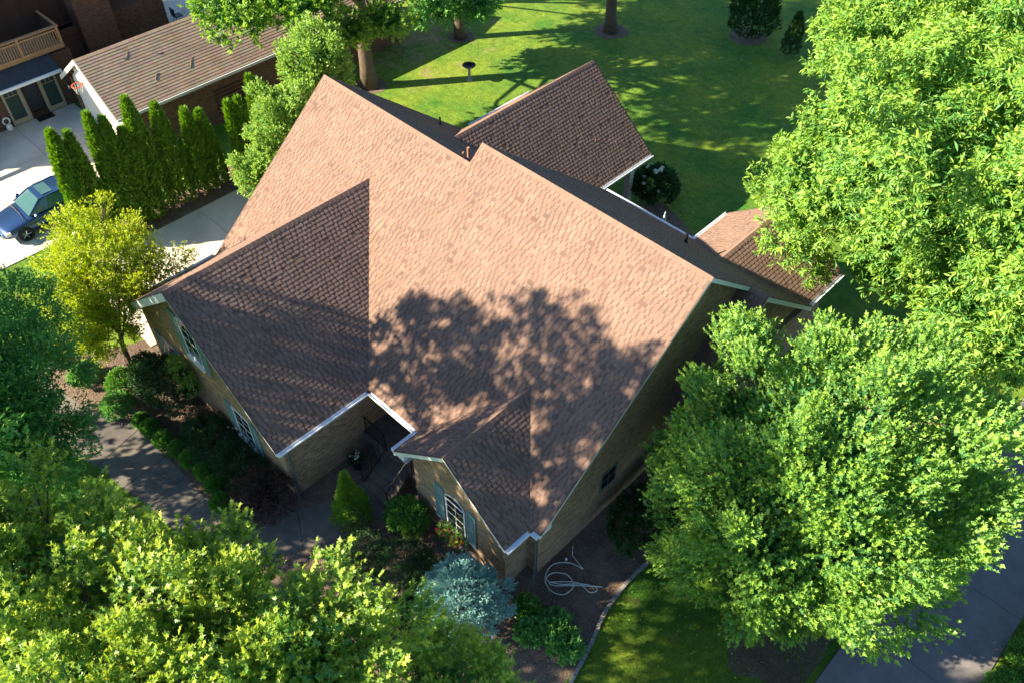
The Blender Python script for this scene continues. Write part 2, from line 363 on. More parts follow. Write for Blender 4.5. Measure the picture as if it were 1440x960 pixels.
for i, (x,y,r) in enumerate([(-17.4,8.2,.9),(-17.9,15.4,.8),(-12.1,22.1,1.0),(-6,27.3,1.1)]):
    sheet('tree_mulch_ring', [(x+r*math.cos(a)*(1+.08*math.sin(3*a)), y+r*math.sin(a)) for a in np.linspace(0, 2*math.pi, 25)[:-1]], .008, M['mulch'])
sheet('back_patio_soil', smooth_poly([(-1.5,6),(4.6,6),(4.5,9),(2,10.8),(-.6,11.4)],1), .007, M['mulch'])
sheet('bare_soil_patch', smooth_poly([(14.7,-4.9),(15.6,-4.1),(16.5,-4.4),(16.5,-1.5),(15.2,.6),(14.6,-1.6),(13.9,-3.1)],2), .005, M['mulch'])

def slabs(name, x0, x1, y0, y1, dx, dy, m, z=.03, piece='slab'):
    nx, ny = round((x1-x0)/dx), round((y1-y0)/dy); base = MB().box((x0-.02,y0-.02,-.06),(x1+.02,y1+.02,z-.018)).build(name, M['mulch'], None, 'structure')
    sx, sy = (x1-x0)/nx, (y1-y0)/ny; g_ = .009
    me = MB().prism([(g_,g_,0),(sx-g_,g_,0),(sx-g_,sy-g_,0),(g_,sy-g_,0)], (0,0,.03)).mesh(piece, m)
    for i in range(nx):
        for j in range(ny):
            o = bpy.data.objects.new(piece, me); o.location = (x0+i*sx, y0+j*sy, z-.02+random.uniform(0,.003)); C.objects.link(o); o.parent = base
    return base
slabs('neighbour_driveway', -27.0, -16.9, -16.5, -3.9, 3.4, 3.15, M['conc'])
slabs('side_driveway', -14.6, -8.45, -9.9, 7.6, 3.1, 2.95, M['conc'])
slabs('neighbour_patio', -38, -29.0, 0, 14, 3, 2.8, M['conc'])
slabs('aggregate_driveway', 16.7, 20.15, -22, 24, 3.45, 3.6, M['aggr'])

# front walk: curved run of exposed-aggregate slabs
ctr = [(-9.5,-14.3),(-7.2,-13.9),(-5.0,-13.1),(-3.4,-13.0),(-2.2,-12.85),(-1.0,-12.8),(.4,-12.5),(1.5,-11.7),(2.2,-10.6),(2.7,-9.5),(2.95,-8.1)]
wd = [1.6,1.7,1.9,1.7,1.5,1.4,1.4,1.45,1.5,1.5,1.5]
pb_ = MB(); pb_.box((-9.5,-14.9,-.1),(-9.3,-14.8,-.05)); walk = pb_.build('front_walk', M['mulch'], None, 'structure')
def edgepts(i):
    a = Vector(ctr[max(0,i-1)]); b = Vector(ctr[min(len(ctr)-1,i+1)]); d = (b-a).normalized(); n_ = Vector((-d.y, d.x)); c = Vector(ctr[i])
    return c+n_*wd[i]/2, c-n_*wd[i]/2, d
for i in range(len(ctr)-1):
    a0,a1,d0 = edgepts(i); b0,b1,d1 = edgepts(i+1); e = .012
    P = [a0+d0*e, a1+d0*e, b1-d1*e, b0-d1*e]
    MB().prism([(p.x,p.y,-.03) for p in P], (0,0,.055)).build('paving_slab', M['pathm'], walk)

# ---------------------------------------------------------------- the house
p, H2, d_, E1 = .836, 8.593, .576, 3.043
ye = -(H2-E1)/p; H1 = H2-p*d_; pb = .808; B = 6.87
X0, XB, WB, WR, YW, PW = -7.716, 9.0, 1.36, -3.284, -10.22, .783
HW = E1+PW*(WB-WR); SR, SA, SB, YS, PS = 6.237, 3.828, 8.621, -7.645, .861; HS = E1+PS*(SB-SR)
house = thing('brick_house', 'large tan brick house with steep reddish brown shingle gables filling the middle', 'house', (0,0,0))
# footprint, ridge axis, heights: used to build slopes and to know which shingles lie under another roof
ROOFS = []
def slope(name, O, u, v, W, Lup, test_id):
    ROOFS.append(dict(name=name, O=Vector(O), u=Vector(u), v=Vector(v).normalized(), W=W, L=Lup, id=test_id))
slope('front_left', (X0,ye,E1), (1,0,0), (0,1,p), -X0, math.hypot(1,p)*(-d_-ye), 'main')
slope('front_right', (0,ye,E1), (1,0,0), (0,1,p), XB, math.hypot(1,p)*(-ye), 'main')
yb1 = B-.55
slope('back_left', (0,(H1-E1)/pb-d_,E1), (-1,0,0), (0,-1,pb), -X0, math.hypot(1,pb)*((H1-E1)/pb), 'main')
slope('back_right', (XB,B,H2-pb*B), (-1,0,0), (0,-1,pb), XB, math.hypot(1,pb)*B, 'main')
slope('wing_right', (WB,YW,E1), (0,1,0), (-1,0,PW), 8.4, math.hypot(1,PW)*(WB-WR), 'wing')
PWL = (HW-3.139)/(WR-X0)
slope('wing_left', (X0,YW+8.4,3.139), (0,-1,0), (1,0,PWL), 8.4, math.hypot(1,PWL)*(WR-X0), 'wing')
slope('small_right', (SB,YS,E1), (0,1,0), (-1,0,PS), 3.9, math.hypot(1,PS)*(SB-SR), 'small')
PSL = (HS-E1)/(SR-SA)
slope('small_left', (SA,YS+3.9,E1), (0,-1,0), (1,0,PSL), 3.9, math.hypot(1,PSL)*(SR-SA), 'small')
b1r, b1h, b1y = -3.841, 5.981, 10.271
slope('porch_right', (-.28,1.9,3.0), (0,1,0), (-1,0,(b1h-3)/(-.28-b1r)), b1y-1.9, math.hypot(-.28-b1r, b1h-3), 'b1')
slope('porch_left', (-7.4,b1y,3.0), (0,-1,0), (1,0,(b1h-3)/(b1r+7.4)), b1y-1.9, math.hypot(b1r+7.4, b1h-3), 'b1')
b2r, b2h, b2y = 6.70, 4.687, 9.211
slope('rear_right', (9.49,3.9,3.09), (0,1,0), (-1,0,(b2h-3.09)/(9.49-b2r)), b2y-3.9, math.hypot(9.49-b2r, b2h-3.09), 'b2')
slope('rear_left', (4.48,b2y,3.03), (0,-1,0), (1,0,(b2h-3.03)/(b2r-4.48)), b2y-3.9, math.hypot(b2r-4.48, b2h-3.03), 'b2')
y3, z3, x3 = 2.66, 6.44, 9.62
slope('side_front', (8.6,y3-3.4,z3-3.4*.95), (1,0,0), (0,1,.95), x3-8.6, math.hypot(3.4,3.4*.95), 's3')
slope('side_back', (x3,B,H2-pb*B), (-1,0,0), (0,-1,pb), x3-XB-.003, math.hypot(1,pb)*(B-y3), 's3b')
def hgt(s, x, y):
    """height of slope s over (x,y) or None"""
    vh = Vector((s['v'].x, s['v'].y)); uh = Vector((s['u'].x, s['u'].y)); q = Vector((x-s['O'].x, y-s['O'].y))
    a = q.dot(uh); bb = q.dot(vh)/vh.dot(vh)
    if -.01 <= a <= s['W']+.01 and -.01 <= bb <= s['L']+.01: return s['O'].z+bb*s['v'].z
    return None
def hidden(pt, me_):
    for s in ROOFS:
        if s is me_: continue
        h = hgt(s, pt.x, pt.y)
        if h is not None and h > pt.z+.05: return True
    return False

roof = thing('roof', None, None, (0,0,0)); roof.parent = house
deck = MB()
for s in ROOFS:
    nrm = s['u'].cross(s['v']).normalized(); 
    if nrm.z < 0: nrm = -nrm
    s['n'] = nrm
    deck.frame_box(s['O'], s['u'], s['v'], nrm, (0,0,-.16), (s['W'],s['L'],-.012))
dk = deck.build('roof_deck', M['underlay'], roof)
PAL = [(0.2, 0.131, 0.102), (0.193, 0.125, 0.098), (0.208, 0.138, 0.108), (0.187, 0.123, 0.098), (0.196, 0.127, 0.1), (0.179, 0.12, 0.098), (0.205, 0.14, 0.111), (0.194, 0.132, 0.108)]
EXP = .138; cand = []; field = MB(); capm = []
for s in ROOFS:
    nc = int(s['L']/EXP); e = s['L']/nc; O, u, v, n_ = s['O'], s['u'], s['v'], s['n']
    for c in range(nc):
        y0 = c*e; y1 = min(y0+e*1.25, s['L']); x = -.03 if c else -.04; tl = .014
        run0 = None
        xx = 0
        while xx < s['W']-.01:                                   # course strip in shingle lengths of about a metre
            x1_ = min(xx+1.0-(.4 if (c % 2 and xx == 0) else 0), s['W'])
            if not hidden(O+u*((xx+x1_)/2)+v*(y0+e/2), s) or not hidden(O+u*xx+v*(y0+e/2), s) or not hidden(O+u*x1_+v*(y0+e/2), s):
                P = [O+u*xx+v*(y0-.02)+n_*tl, O+u*x1_+v*(y0-.02)+n_*tl, O+u*x1_+v*y1, O+u*xx+v*y1, O+u*xx+v*(y0-.02)-n_*.012, O+u*x1_+v*(y0-.02)-n_*.012]
                t = random.choice(PAL); t = tuple(q*random.uniform(.66,.73) for q in t)
                field.add(P, [(0,1,2,3),(4,5,1,0)], t)
            xx = x1_
        x = random.uniform(-.1, .0)
        while x < s['W']-.03:                                    # laminated tabs
            w_ = random.choice((.1,.12,.12,.15))*random.uniform(.92,1.1); x0_, x1_ = max(x,0), min(x+w_, s['W']); x += w_+random.choice((.012,.05,.06,.07))
            if x1_-x0_ < .05: continue
            ctr_ = O+u*((x0_+x1_)/2)+v*(y0+e/2)
            if hidden(ctr_, s): continue
            cand.append(((ctr_-Vector(CP)).length, s, x0_, x1_, y0-.02, min(y0+e-.004, s['L']), tl, random.choice(PAL)))
def tab_geo(b, O, u, v, n_, x0_, x1_, y0_, y1_, tl, t, hh=.0055):
    lo = tl+hh; hi = .0015+hh
    P = [O+u*x0_+v*y0_+n_*lo, O+u*x1_+v*y0_+n_*lo, O+u*x1_+v*y1_+n_*hi, O+u*x0_+v*y1_+n_*hi,
         O+u*x0_+v*y0_+n_*(tl-.004), O+u*x1_+v*y0_+n_*(tl-.004), O+u*x1_+v*y1_-n_*.004, O+u*x0_+v*y1_-n_*.004]
    b.add(P, [(0,1,2,3),(4,5,1,0),(5,6,2,1),(7,4,0,3)], t)
cand.sort(key=lambda q: q[0])
single = [q for q in cand[:300]]
for q in cand[300:]:
    _, s, a, b_, c, dd, tl, t = q
    if random.random() < .03: continue
    f = random.uniform(.93, 1.07); tab_geo(field, s['O'], s['u'], s['v'], s['n'], a, b_, c, dd, tl, tuple(z*f for z in t))
field.build('shingle_field', M['shingle'], roof, 'stuff', tint=True)
for q in single:
    _, s, a, b_, c, dd, tl, t = q
    f = random.uniform(.93, 1.07); m_ = MB(); tab_geo(m_, s['O'], s['u'], s['v'], s['n'], a, b_, c, dd, tl, tuple(z*f for z in t)); m_.build('shingle', M['shingle'], roof, tint=True)
# ridge caps: one folded cap mesh per colour, shared by all caps
def caps(a, b, s1, s2):
    a, b = Vector(a), Vector(b); L = (b-a).length; u = (b-a)/L; nn = int(L/.19)
    mm = []
    for t in PAL[:4]:
        m_ = MB(); d1, d2 = -Vector(s1), -Vector(s2); d1.normalize(); d2.normalize(); w_ = .14; z = Vector((0,0,.03))
        for dd in (d1, d2):
            P = [z, u*.25+z*.55, u*.25+dd*w_+z*.55, dd*w_+z]
            Q = [q-Vector((0,0,.022)) for q in P]
            m_.add(P+Q, [(0,1,2,3),(0,3,7,4),(3,2,6,7)], tuple(q*.98 for q in t))
        mm.append(m_.mesh('ridge_cap', M['shingle'], tint=True))
    for i in range(nn):
        o = bpy.data.objects.new('ridge_cap', random.choice(mm)); o.location = a+u*(i*L/nn); C.objects.link(o); o.parent = roof
caps((X0,-d_,H1), (0,-d_,H1), (0,1,p), (0,-1,pb)); caps((0,0,H2), (XB,0,H2), (0,1,p), (0,-1,pb))
caps((WR,YW,HW), (WR,-2.1,HW), (-1,0,PW), (1,0,PWL)); caps((SR,YS,HS), (SR,-4.25,HS), (-1,0,PS), (1,0,PSL))
caps((b1r,b1y,b1h), (b1r,2.0,b1h), (-1,0,.837), (1,0,.837)); caps((b2r,b2y,b2h), (b2r,4.9,b2h), (-1,0,.57), (1,0,.745)); caps((x3,y3,z3), (XB,y3,z3), (0,1,.95), (0,-1,pb))

# walls
def gable_wall(name, pts, d, m=None, parent=None): return MB().prism(pts, d).build(name, m or M['brick'], parent or house)
z0 = -.3
def block_x(x0,x1,yf,yk,yr,zr,pf,pk,drop=.17):      # ridge along x
    zf = zr-pf*(yr-yf)-drop; zk = zr-pk*(yk-yr)-drop
    gable_wall('wall', [(x0,yf,z0),(x0,yk,z0),(x0,yk,zk),(x0,yr,zr-drop-.02),(x0,yf,zf)], (x1-x0,0,0))
def block_y(y0,y1,xl,xr_,xc,zr,pl,pr,drop=.17, m=None, parent=None, zb=None):      # ridge along y
    zl = zr-pl*(xc-xl)-drop; zz = zr-pr*(xr_-xc)-drop; zb = z0 if zb is None else zb
    gable_wall('wall', [(xl,y0,zb),(xr_,y0,zb),(xr_,y0,zz),(xc,y0,zr-drop-.02),(xl,y0,zl)], (0,y1-y0,0), m, parent)
yf = ye+.3
block_x(-7.4, 1.03, yf, B-.9, -d_, H1-.005, p, pb)
block_x(1.03, 4.2, -4.9, B-.35, 0, H2-.005, p, pb)
block_x(4.2, XB-.3, yf, B-.35, 0, H2, p, pb)
block_y(YW+.3, -4.6, X0+.31, WB-.3, WR, HW, PWL, PW)
block_y(YS+.3, -5.0, SA+.5, SB-.3, SR, HS, PSL, PS)
block_y(4.2, b2y-.3, 4.8, 9.2, b2r, b2h, .745, .57)
gable_wall('wall', [(8.71,y3-2.9,z0),(8.71,B-.35,z0),(8.71,B-.35,H2-pb*(B-.35)-.17),(8.71,y3,z3-.19),(8.71,y3-2.9,z3-2.9*.95-.17)], (x3-8.71-.3,0,0))
# rear porch: beam, gable board and posts under the open roof
MB().box((-7.0,b1y-.45,2.62),(-.72,b1y-.28,2.9)).build('porch_beam', M['trim'], house)
MB().box((-.9,6.5,2.62),(-.72,b1y-.46,2.9)).build('porch_beam', M['trim'], house)
for x, y in ((-1.02,b1y-.33),(-6.9,b1y-.33),(-4.0,b1y-.33)):
    MB().box((x-.14,y-.14,0),(x+.14,y+.14,2.61)).build('porch_post', M['soffit'], house)
MB().prism([(-7.1,b1y-.3,2.91),(-.6,b1y-.3,2.91),(b1r,b1y-.3,b1h-.24)], (0,.06,0)).build('gable_board', M['trim'], house)
MB().box((-7.2,6.0,-.1),(-.5,b1y,.06)).build('porch_floor', M['conc'], house)

# fascia, rake boards and gutters
def rake(a, b, out, hh=.19):
    a, b, out = Vector(a), Vector(b), Vector(out); dz = Vector((0,0,-hh)); o = out*.028
    MB().prism([a+Vector((0,0,-.012)), b+Vector((0,0,-.012)), b+dz, a+dz], o).build('rake_board', M['trim'], house)
    MB().prism([a+Vector((0,0,-.011)), b+Vector((0,0,-.011)), b+Vector((0,0,.012)), a+Vector((0,0,.012))], out*.045).build('drip_edge', M['underlay'], house)
def gutter(a, b, out):
    a, b, out = Vector(a), Vector(b), Vector(out); z = Vector((0,0,1)); L = (b-a).length; u = (b-a)/L
    m_ = MB(); P = [(.0,.0),(.0,-.13),(.11,-.13),(.155,-.06),(.155,.0),(.135,.0),(.135,-.02),(.1,-.05),(.015,-.05),(.015,.0)]
    pts = [a+out*x+z*(y_-.02) for x,y_ in P]; k = len(pts)
    m_.prism(pts, b-a).build('gutter', M['gutter'], house)
X, Y = Vector((1,0,0)), Vector((0,1,0))
rake((XB,ye,E1), (XB,0,H2), X); rake((XB,0,H2), (XB,y3,H2-pb*y3), X); rake((X0,ye,E1), (X0,-d_,H1), -X); rake((X0,-d_,H1), (X0,yb1,H1-pb*(yb1+d_)), -X)
rake((WR,YW,HW), (WB,YW,E1), -Y, .16); rake((X0,YW,3.139), (WR,YW,HW), -Y, .38)
rake((SR,YS,HS), (SB,YS,E1), -Y, .15); rake((SA,YS,E1), (SR,YS,HS), -Y, .2)
rake((b1r,b1y,b1h), (-.28,b1y,3.0), Y); rake((-7.4,b1y,3.0), (b1r,b1y,b1h), Y); rake((b2r,b2y,b2h), (9.49,b2y,3.09), Y); rake((4.48,b2y,3.03), (b2r,b2y,b2h), Y)
rake((x3,y3,z3), (x3,y3-3.4,z3-3.4*.95), X); rake((x3,y3,z3), (x3,B,H2-pb*B), X, .22)
gutter((WB+.13,ye,E1), (SA-.13,ye,E1), -Y); gutter((SB+.13,ye,E1), (XB,ye,E1), -Y)
gutter((WB,YW,E1), (WB,ye-.12,E1), X); gutter((SB,YS,E1), (SB,ye-.12,E1), X); gutter((SA,YS,E1), (SA,ye,E1), -X)
gutter((X0,YW,3.139), (X0,ye,3.139), -X); gutter((-.28,b1y,3.0), (-.28,B,3.0), X); gutter((0,B,H2-pb*B), (4.48,B,H2-pb*B), Y); gutter((4.48,b2y,3.03), (4.48,B,3.03), -X)
gutter((9.49,b2y,3.09), (9.49,B,3.09), X); gutter((-7.4,b1y,3.0), (-7.4,yb1,3.0), -X)
# soffits (boxed eaves) and cornice returns
MB().box((WB+.02,ye+.02,E1-.2),(SA-.02,-4.92,E1-.17)).build('porch_ceiling', M['soffit'], house)
for (a, b) in (((WB-.33,YW+.02,E1-.2),(WB-.01,ye,E1-.17)), ((SB-.32,YS+.02,E1-.2),(SB-.01,ye,E1-.17)), ((SA+.01,YS+.02,E1-.2),(SA+.52,ye,E1-.17)), ((X0+.01,YW+.02,2.93),(X0+.33,ye,2.96))):
    MB().box(a, b).build('soffit', M['soffit'], house)
MB().prism([(SA,YS+.03,E1-.2),(SA+.42,YS+.03,E1-.2),(SA+.42,YS+.03,E1+.12),(SA,YS+.03,E1-.02)], (0,.25,0)).build('cornice_return', M['trim'], house)
MB().prism([(SB-.3,YS+.03,E1-.2),(SB,YS+.03,E1-.2),(SB,YS+.03,E1-.02),(SB-.3,YS+.03,E1+.2)], (0,.25,0)).build('cornice_return', M['trim'], house)
MB().prism([(XB-.28,ye+.02,E1-.2),(XB-.28,ye+.5,E1-.2),(XB-.28,ye+.5,E1+.36),(XB-.28,ye+.02,E1-.03)], (.27,0,0)).build('cornice_return', M['trim'], house)
# downspouts
def spout(x, y, zt): MB().tube([(x,y,zt),(x,y,.25),(x+.03,y-.03,.12),(x+.12,y-.2,.05)], .042, 6).build('downspout', M['spout'], house)
spout(WB-.24,YW+.42,E1-.1); spout(XB-.34,ye+.22,E1-.1)
# plumbing vents on the roof; the last two stand for small twigs
def vent(x, y, z, h=.45, r=.05, m='copper'):
    MB().lathe((x,y,z-.1), [(r*2.6,0),(r*1.6,.12),(r,.16),(r,h),(r*1.02,h)], 10).build('roof_vent_twig', M[m], house)
vent(-.72,-.09+.12,7.66,.5,.05); vent(-.95,.0,7.6,.28,.035); vent(-6.3,3.6,4.78,.42,.045,'black'); vent(5.55,4.35,5.07,.5,.06,'black'); vent(-1.6,8.0,4.08,.2,.02); vent(-1.2,8.9,3.72,.2,.02)

# windows and shutters
def window(o, u, n_, w_, h, cols=2, rows=3, arch=False, parent=house, frame='trim', sill=True, glass='glass'):
    o, u, n_ = Vector(o), Vector(u), Vector(n_); z = Vector((0,0,1)); fr = MB(); t = .06
    fr.frame_box(o, u, z, n_, (0,0,0), (w_,t,.035)); fr.frame_box(o, u, z, n_, (0,h-t,0), (w_,h,.035))
    fr.frame_box(o, u, z, n_, (0,t,0), (t,h-t,.035)); fr.frame_box(o, u, z, n_, (w_-t,t,0), (w_,h-t,.035))
    for i in range(1, cols): x = w_*i/cols; fr.frame_box(o, u, z, n_, (x-.011,t,.012), (x+.011,h-t,.02))
    for i in range(1, rows): y_ = h*i/rows; wdt = .022 if i*2 == rows else .009; fr.frame_box(o, u, z, n_, (t,y_-wdt,.014), (w_-t,y_+wdt,.021))
    wn = fr.build('window', M[frame], parent)
    for i in range(cols):
        for j in range(rows):
            MB().frame_box(o, u, z, n_, (max(t,w_*i/cols)+.0,max(t,h*j/rows),.004), (min(w_-t,w_*(i+1)/cols),min(h-t,h*(j+1)/rows),.016)).build('pane', M[glass], wn)
    if arch:
        A = [o+u*(w_/2+w_/2*math.cos(a))+z*(h+.32*w_*math.sin(a)*1.2) for a in np.linspace(0, math.pi, 11)]
        MB().prism([q+n_*.005 for q in A], n_*.02).build('arch_pane', M['glass'], wn)
        b = MB(); b.tube([q+n_*.03 for q in A], .03, 5); b.build('arch_trim', M['soffit'], wn)
    if sill: MB().frame_box(o, u, z, n_, (-.07,-.08,0), (w_+.07,-.005,.12)).build('sill', M[frame], wn)
    return wn
def shutter(o, u, n_, w_, h, parent=house):
    o, u, n_ = Vector(o), Vector(u), Vector(n_); z = Vector((0,0,1)); b = MB()
    for (a, c) in (((0,0,.0),(.05,h,.05)), ((w_-.05,0,.0),(w_,h,.05)), ((.05,0,.0),(w_-.05,.07,.05)), ((.05,h-.07,.0),(w_-.05,h,.05)), ((.05,h*.48,.0),(w_-.05,h*.54,.05))): b.frame_box(o, u, z, n_, a, c)
    so_ = b.build('shutter', M['teal'], parent); l = MB(); k = int(h/.07)
    for i in range(k):
        y_ = .07+(h-.14)*i/k; l.frame_box(o, u, z, n_, (.05,y_,.008), (w_-.05,y_+.045,.034))
    l.build('louvre', M['teal'], so_, 'stuff'); return so_
yw = YW+.3-.003; nY = (0,-1,0)
window((-3.98,yw,3.2),(1,0,0),nY,.98,1.75,2,4); shutter((-4.42,yw,3.15),(1,0,0),nY,.4,1.85); shutter((-2.97,yw,3.15),(1,0,0),nY,.4,1.6)
window((-6.42,yw,.75),(1,0,0),nY,.9,1.45,2,4); shutter((-6.86,yw,.7),(1,0,0),nY,.4,1.55); shutter((-5.49,yw,.7),(1,0,0),nY,.4,1.55)
window((-1.92,yw,.72),(1,0,0),nY,1.02,1.5,2,4); shutter((-2.36,yw,.66),(1,0,0),nY,.4,1.6); shutter((-.87,yw,.66),(1,0,0),nY,.4,1.6)
ys = YS+.3-.003
window((5.78,ys,.85),(1,0,0),nY,.86,1.5,2,4,arch=True); shutter((5.3,ys,.8),(1,0,0),nY,.4,1.85); shutter((6.72,ys,.8),(1,0,0),nY,.4,1.8)
window((XB-.3+.003,-3.55,1.5),(0,1,0),(1,0,0),.8,.9,2,2,sill=False,frame='spout')
# entry: landing, steps and iron railings
st = thing('entry_steps', 'shaded concrete entry landing with steps between the two front wings', 'steps', (2.6,-7,0))
MB().box((1.08,-7.0,-.1),(4.28,-4.95,.85)).build('landing', M['pathm'], st)
for i in range(4): MB().box((2.32,-7.0-.27*(i+1),-.1),(3.55,-7.0-.27*i-.002,.68-.17*i)).build('step', M['pathm'], st)
rl = thing('iron_railing', 'black wrought iron railing running down both sides of the entry steps', 'railing', (2.6,-7,.85))
def rail(a, b, n_, h=.9):
    a, b = Vector(a), Vector(b); z = Vector((0,0,h)); MB().tube([a+z, b+z], .024, 6).build('handrail', M['black'], rl); MB().tube([a+z*.12, b+z*.12], .015, 5).build('bottom_rail', M['black'], rl)
    for i in range(n_+1):
        q = a.lerp(b, i/n_); r = .022 if i in (0, n_) else .01; MB().tube([q, q+z*(1.04 if i in (0,n_) else 1)], r, 5).build('baluster', M['black'], rl)
rail((1.25,-6.95,.85),(2.3,-6.95,.85),8); rail((2.3,-6.97,.85),(2.3,-8.05,.03),8); rail((3.6,-6.97,.85),(3.6,-8.05,.03),8); rail((3.62,-6.95,.85),(4.0,-6.95,.85),3)
pl = thing('entry_planter', 'black planter with small white blooms in the shade left of the entry steps', 'planter', (1.6,-7.75,0))
MB().lathe((1.6,-7.75,.02), [(.17,0),(.24,.5),(.26,.52),(.21,.53)], 12).build('pot', M['black'], pl)
fl = MB(); 
for _ in range(14):
    c = Vector((1.6+random.uniform(-.18,.18), -7.75+random.uniform(-.18,.18), .62+random.uniform(0,.15))); fl.lathe(c, [(.01,0),(.04,.02),(.02,.05)], 6)
fl.build('bloom', M['petalw'], pl)
P_, A_, _c = tufts([(1.6,-7.75,.55,.25,.25,.2)], 12, .08, 8, -.1); leaf_obj('foliage', M['L_dark'], *leaves(P_, A_, .1, 5, lensz=.06), parent=pl)

# window box with flowers
wb = thing('window_box', 'flower box of red, pink and yellow blooms under the arched front window', 'flower box', (6.2,YS+.1,.5))
MB().box((5.72,YS+.02,.5),(6.72,YS+.27,.74)).build('trough', M['teal'], wb)
P_, A_, _c = tufts([(6.2,YS+.1,.78,.55,.2,.2)], 40, .07, 8, -.3); leaf_obj('foliage', M['L_green'], *leaves(P_, A_, .1, 5, lensz=.06), parent=wb)
for key, nb in (('red',16),('pink',12),('yel',14)):
    b = MB()
    for _ in range(nb):
        c = Vector((6.2+random.uniform(-.55,.55), YS+.04+random.uniform(-.22,.1), .84+random.uniform(-.12,.16)))
        for q in range(5):
            a = q*1.256; dd = Vector((math.cos(a), math.sin(a), .3))*.045; b.add([c, c+dd+Vector((-dd.y,dd.x,0))*.5, c+dd*1.3, c+dd-Vector((-dd.y,dd.x,0))*.5], [(0,1,2,3)])
    b.build('blossom', M[key], wb)

# ---------------------------------------------------------------- things round the house
h = thing('garden_hose', 'pale garden hose lying in loose loops on the mulch by the house corner', 'hose', (9.6,-5.6,0))
# loop coordinates measured on the ground in metres
HO = [(9.65, -5.22), (9.19, -5.38), (8.88, -5.8), (8.99, -6.26), (9.39, -6.47), (9.79, -6.31), (9.81, -5.84), (9.41, -5.73), (9.07, -6.01), (9.07, -6.29), (9.47, -6.12), (9.94, -5.66), (10.31, -5.41), (10.43, -5.5), (10.3, -5.69), (9.89, -5.66), (9.52, -5.96), (9.23, -6.3), (9.39, -6.26), (9.92, -5.75), (10.48, -5.27)]
def cr_spline(P, n_=8):
    out = []
    for i in range(len(P)-1):
        p0, p1, p2, p3 = [Vector(P[max(0,min(len(P)-1,i+j))]) for j in (-1,0,1,2)]
        for k_ in range(n_):
            t = k_/n_; out.append(.5*((2*p1)+(p2-p0)*t+(2*p0-5*p1+4*p2-p3)*t*t+(3*p1-p0-3*p2+p3)*t**3))
    return out+[Vector(P[-1])]
pts = cr_spline([(x,y,.035+.018*(i % 3)) for i,(x,y) in enumerate(HO)])
MB().tube(pts, .017, 6).build('hose_coil', M['hose'], h, smooth=True)
MB().tube([(9.0,-5.0,.35),(9.02,-5.02,.1),(9.1,-5.1,.03),(HO[0][0],HO[0][1],.035)], .014, 6).build('hose_lead', M['hose'], h)
MB().lathe((9.05,-5.35,.0), [(.03,0),(.05,.04),(.03,.12)], 8).build('nozzle', M['white'], h)

def edging(name, label, pts, m, sz=(.24,.12,.09)):
    t = thing(name, label, 'edging', (*pts[0],0)); P = cr_spline([(x,y,0) for x,y in pts], 12); acc = 0; me = [MB().prism([(-sz[0]/2*f,-sz[1]/2,0),(sz[0]/2,-sz[1]/2*f,0),(sz[0]/2*f,sz[1]/2,0),(-sz[0]/2,sz[1]/2*f,0)], (0,0,sz[2])).mesh('edging_stone', m) for f in (.9,1,.8)]
    last = P[0]; 
    for i in range(1, len(P)):
        seg = P[i]-last
        while seg.length >= sz[0]*1.06:
            dd = seg.normalized(); c = last+dd*sz[0]*.53; o = bpy.data.objects.new('edging_stone', random.choice(me)); o.parent = t
            o.location = c-Vector(t.location)+Vector((0,0,random.uniform(-.03,0))); o.rotation_euler = (random.uniform(-.05,.05), random.uniform(-.05,.05), math.atan2(dd.y, dd.x)+random.uniform(-.08,.08)); C.objects.link(o)
            last = last+dd*sz[0]*1.06; seg = P[i]-last
    return t
edging('stone_edging', 'curved line of grey edging stones between mulch bed and lower right lawn', [(11.9,-8.9),(11.65,-7.8),(11.35,-6.7),(11.05,-5.8),(10.92,-4.6),(10.95,-3.4),(10.95,-1.0)], M['stone'])
edging('stone_edging', 'short pale edging line beside the oak foliage left of the blue spruce', [(5.6,-10.1),(6.2,-10.45),(6.9,-10.9),(7.6,-11.35),(8.3,-11.9)], M['chip'], (.22,.14,.07))

# folded umbrella, chair and railing behind the house
um = thing('patio_umbrella', 'closed white and teal patio umbrella just behind the rear gutter', 'umbrella', (2.35,7.95,0))
MB().tube([(2.35,7.95,0),(2.35,7.95,2.6)], .02, 6).build('pole', M['white'], um); MB().lathe((2.35,7.95,0), [(.28,0),(.26,.06),(.05,.1),(.04,.3)], 14).build('base', M['black'], um)
for j in range(8):
    a = j*math.pi/4; c, s_ = math.cos(a), math.sin(a)
    MB().add([(2.35,7.95,2.66),(2.35+.24*c-.1*s_,7.95+.24*s_+.1*c,1.25),(2.35+.30*c,7.95+.30*s_,1.2),(2.35+.24*c+.1*s_,7.95+.24*s_-.1*c,1.25),(2.35+.1*c,7.95+.1*s_,1.2)], [(0,1,2),(0,2,3),(0,4,1),(0,3,4)]).build('canopy_fold', M['white'] if j % 2 == 0 else M['tealfab'], um)
ch = thing('patio_chair', 'black metal patio chair beside the closed umbrella behind the house', 'chair', (3.15,8.35,0))
for x, y in ((2.9,8.1),(3.4,8.1),(2.9,8.6),(3.4,8.6)): MB().tube([(x,y,0),(x,y,.45)], .018, 5).build('leg', M['black'], ch)
MB().box((2.88,8.08,.45),(3.42,8.62,.49)).build('seat', M['black'], ch)
MB().tube([(2.9,8.6,.49),(2.88,8.68,1.0),(3.15,8.7,1.08),(3.42,8.68,1.0),(3.4,8.6,.49)], .02, 5).build('backrest_frame', M['black'], ch)
for x in (3.0,3.1,3.2,3.3): MB().tube([(x,8.62,.5),(x,8.68,1.04)], .01, 4).build('spindle', M['black'], ch)
MB().box((.2,B-.1,-.1),(4.4,9.6,.25)).build('rear_terrace', M['conc'], None, 'structure')

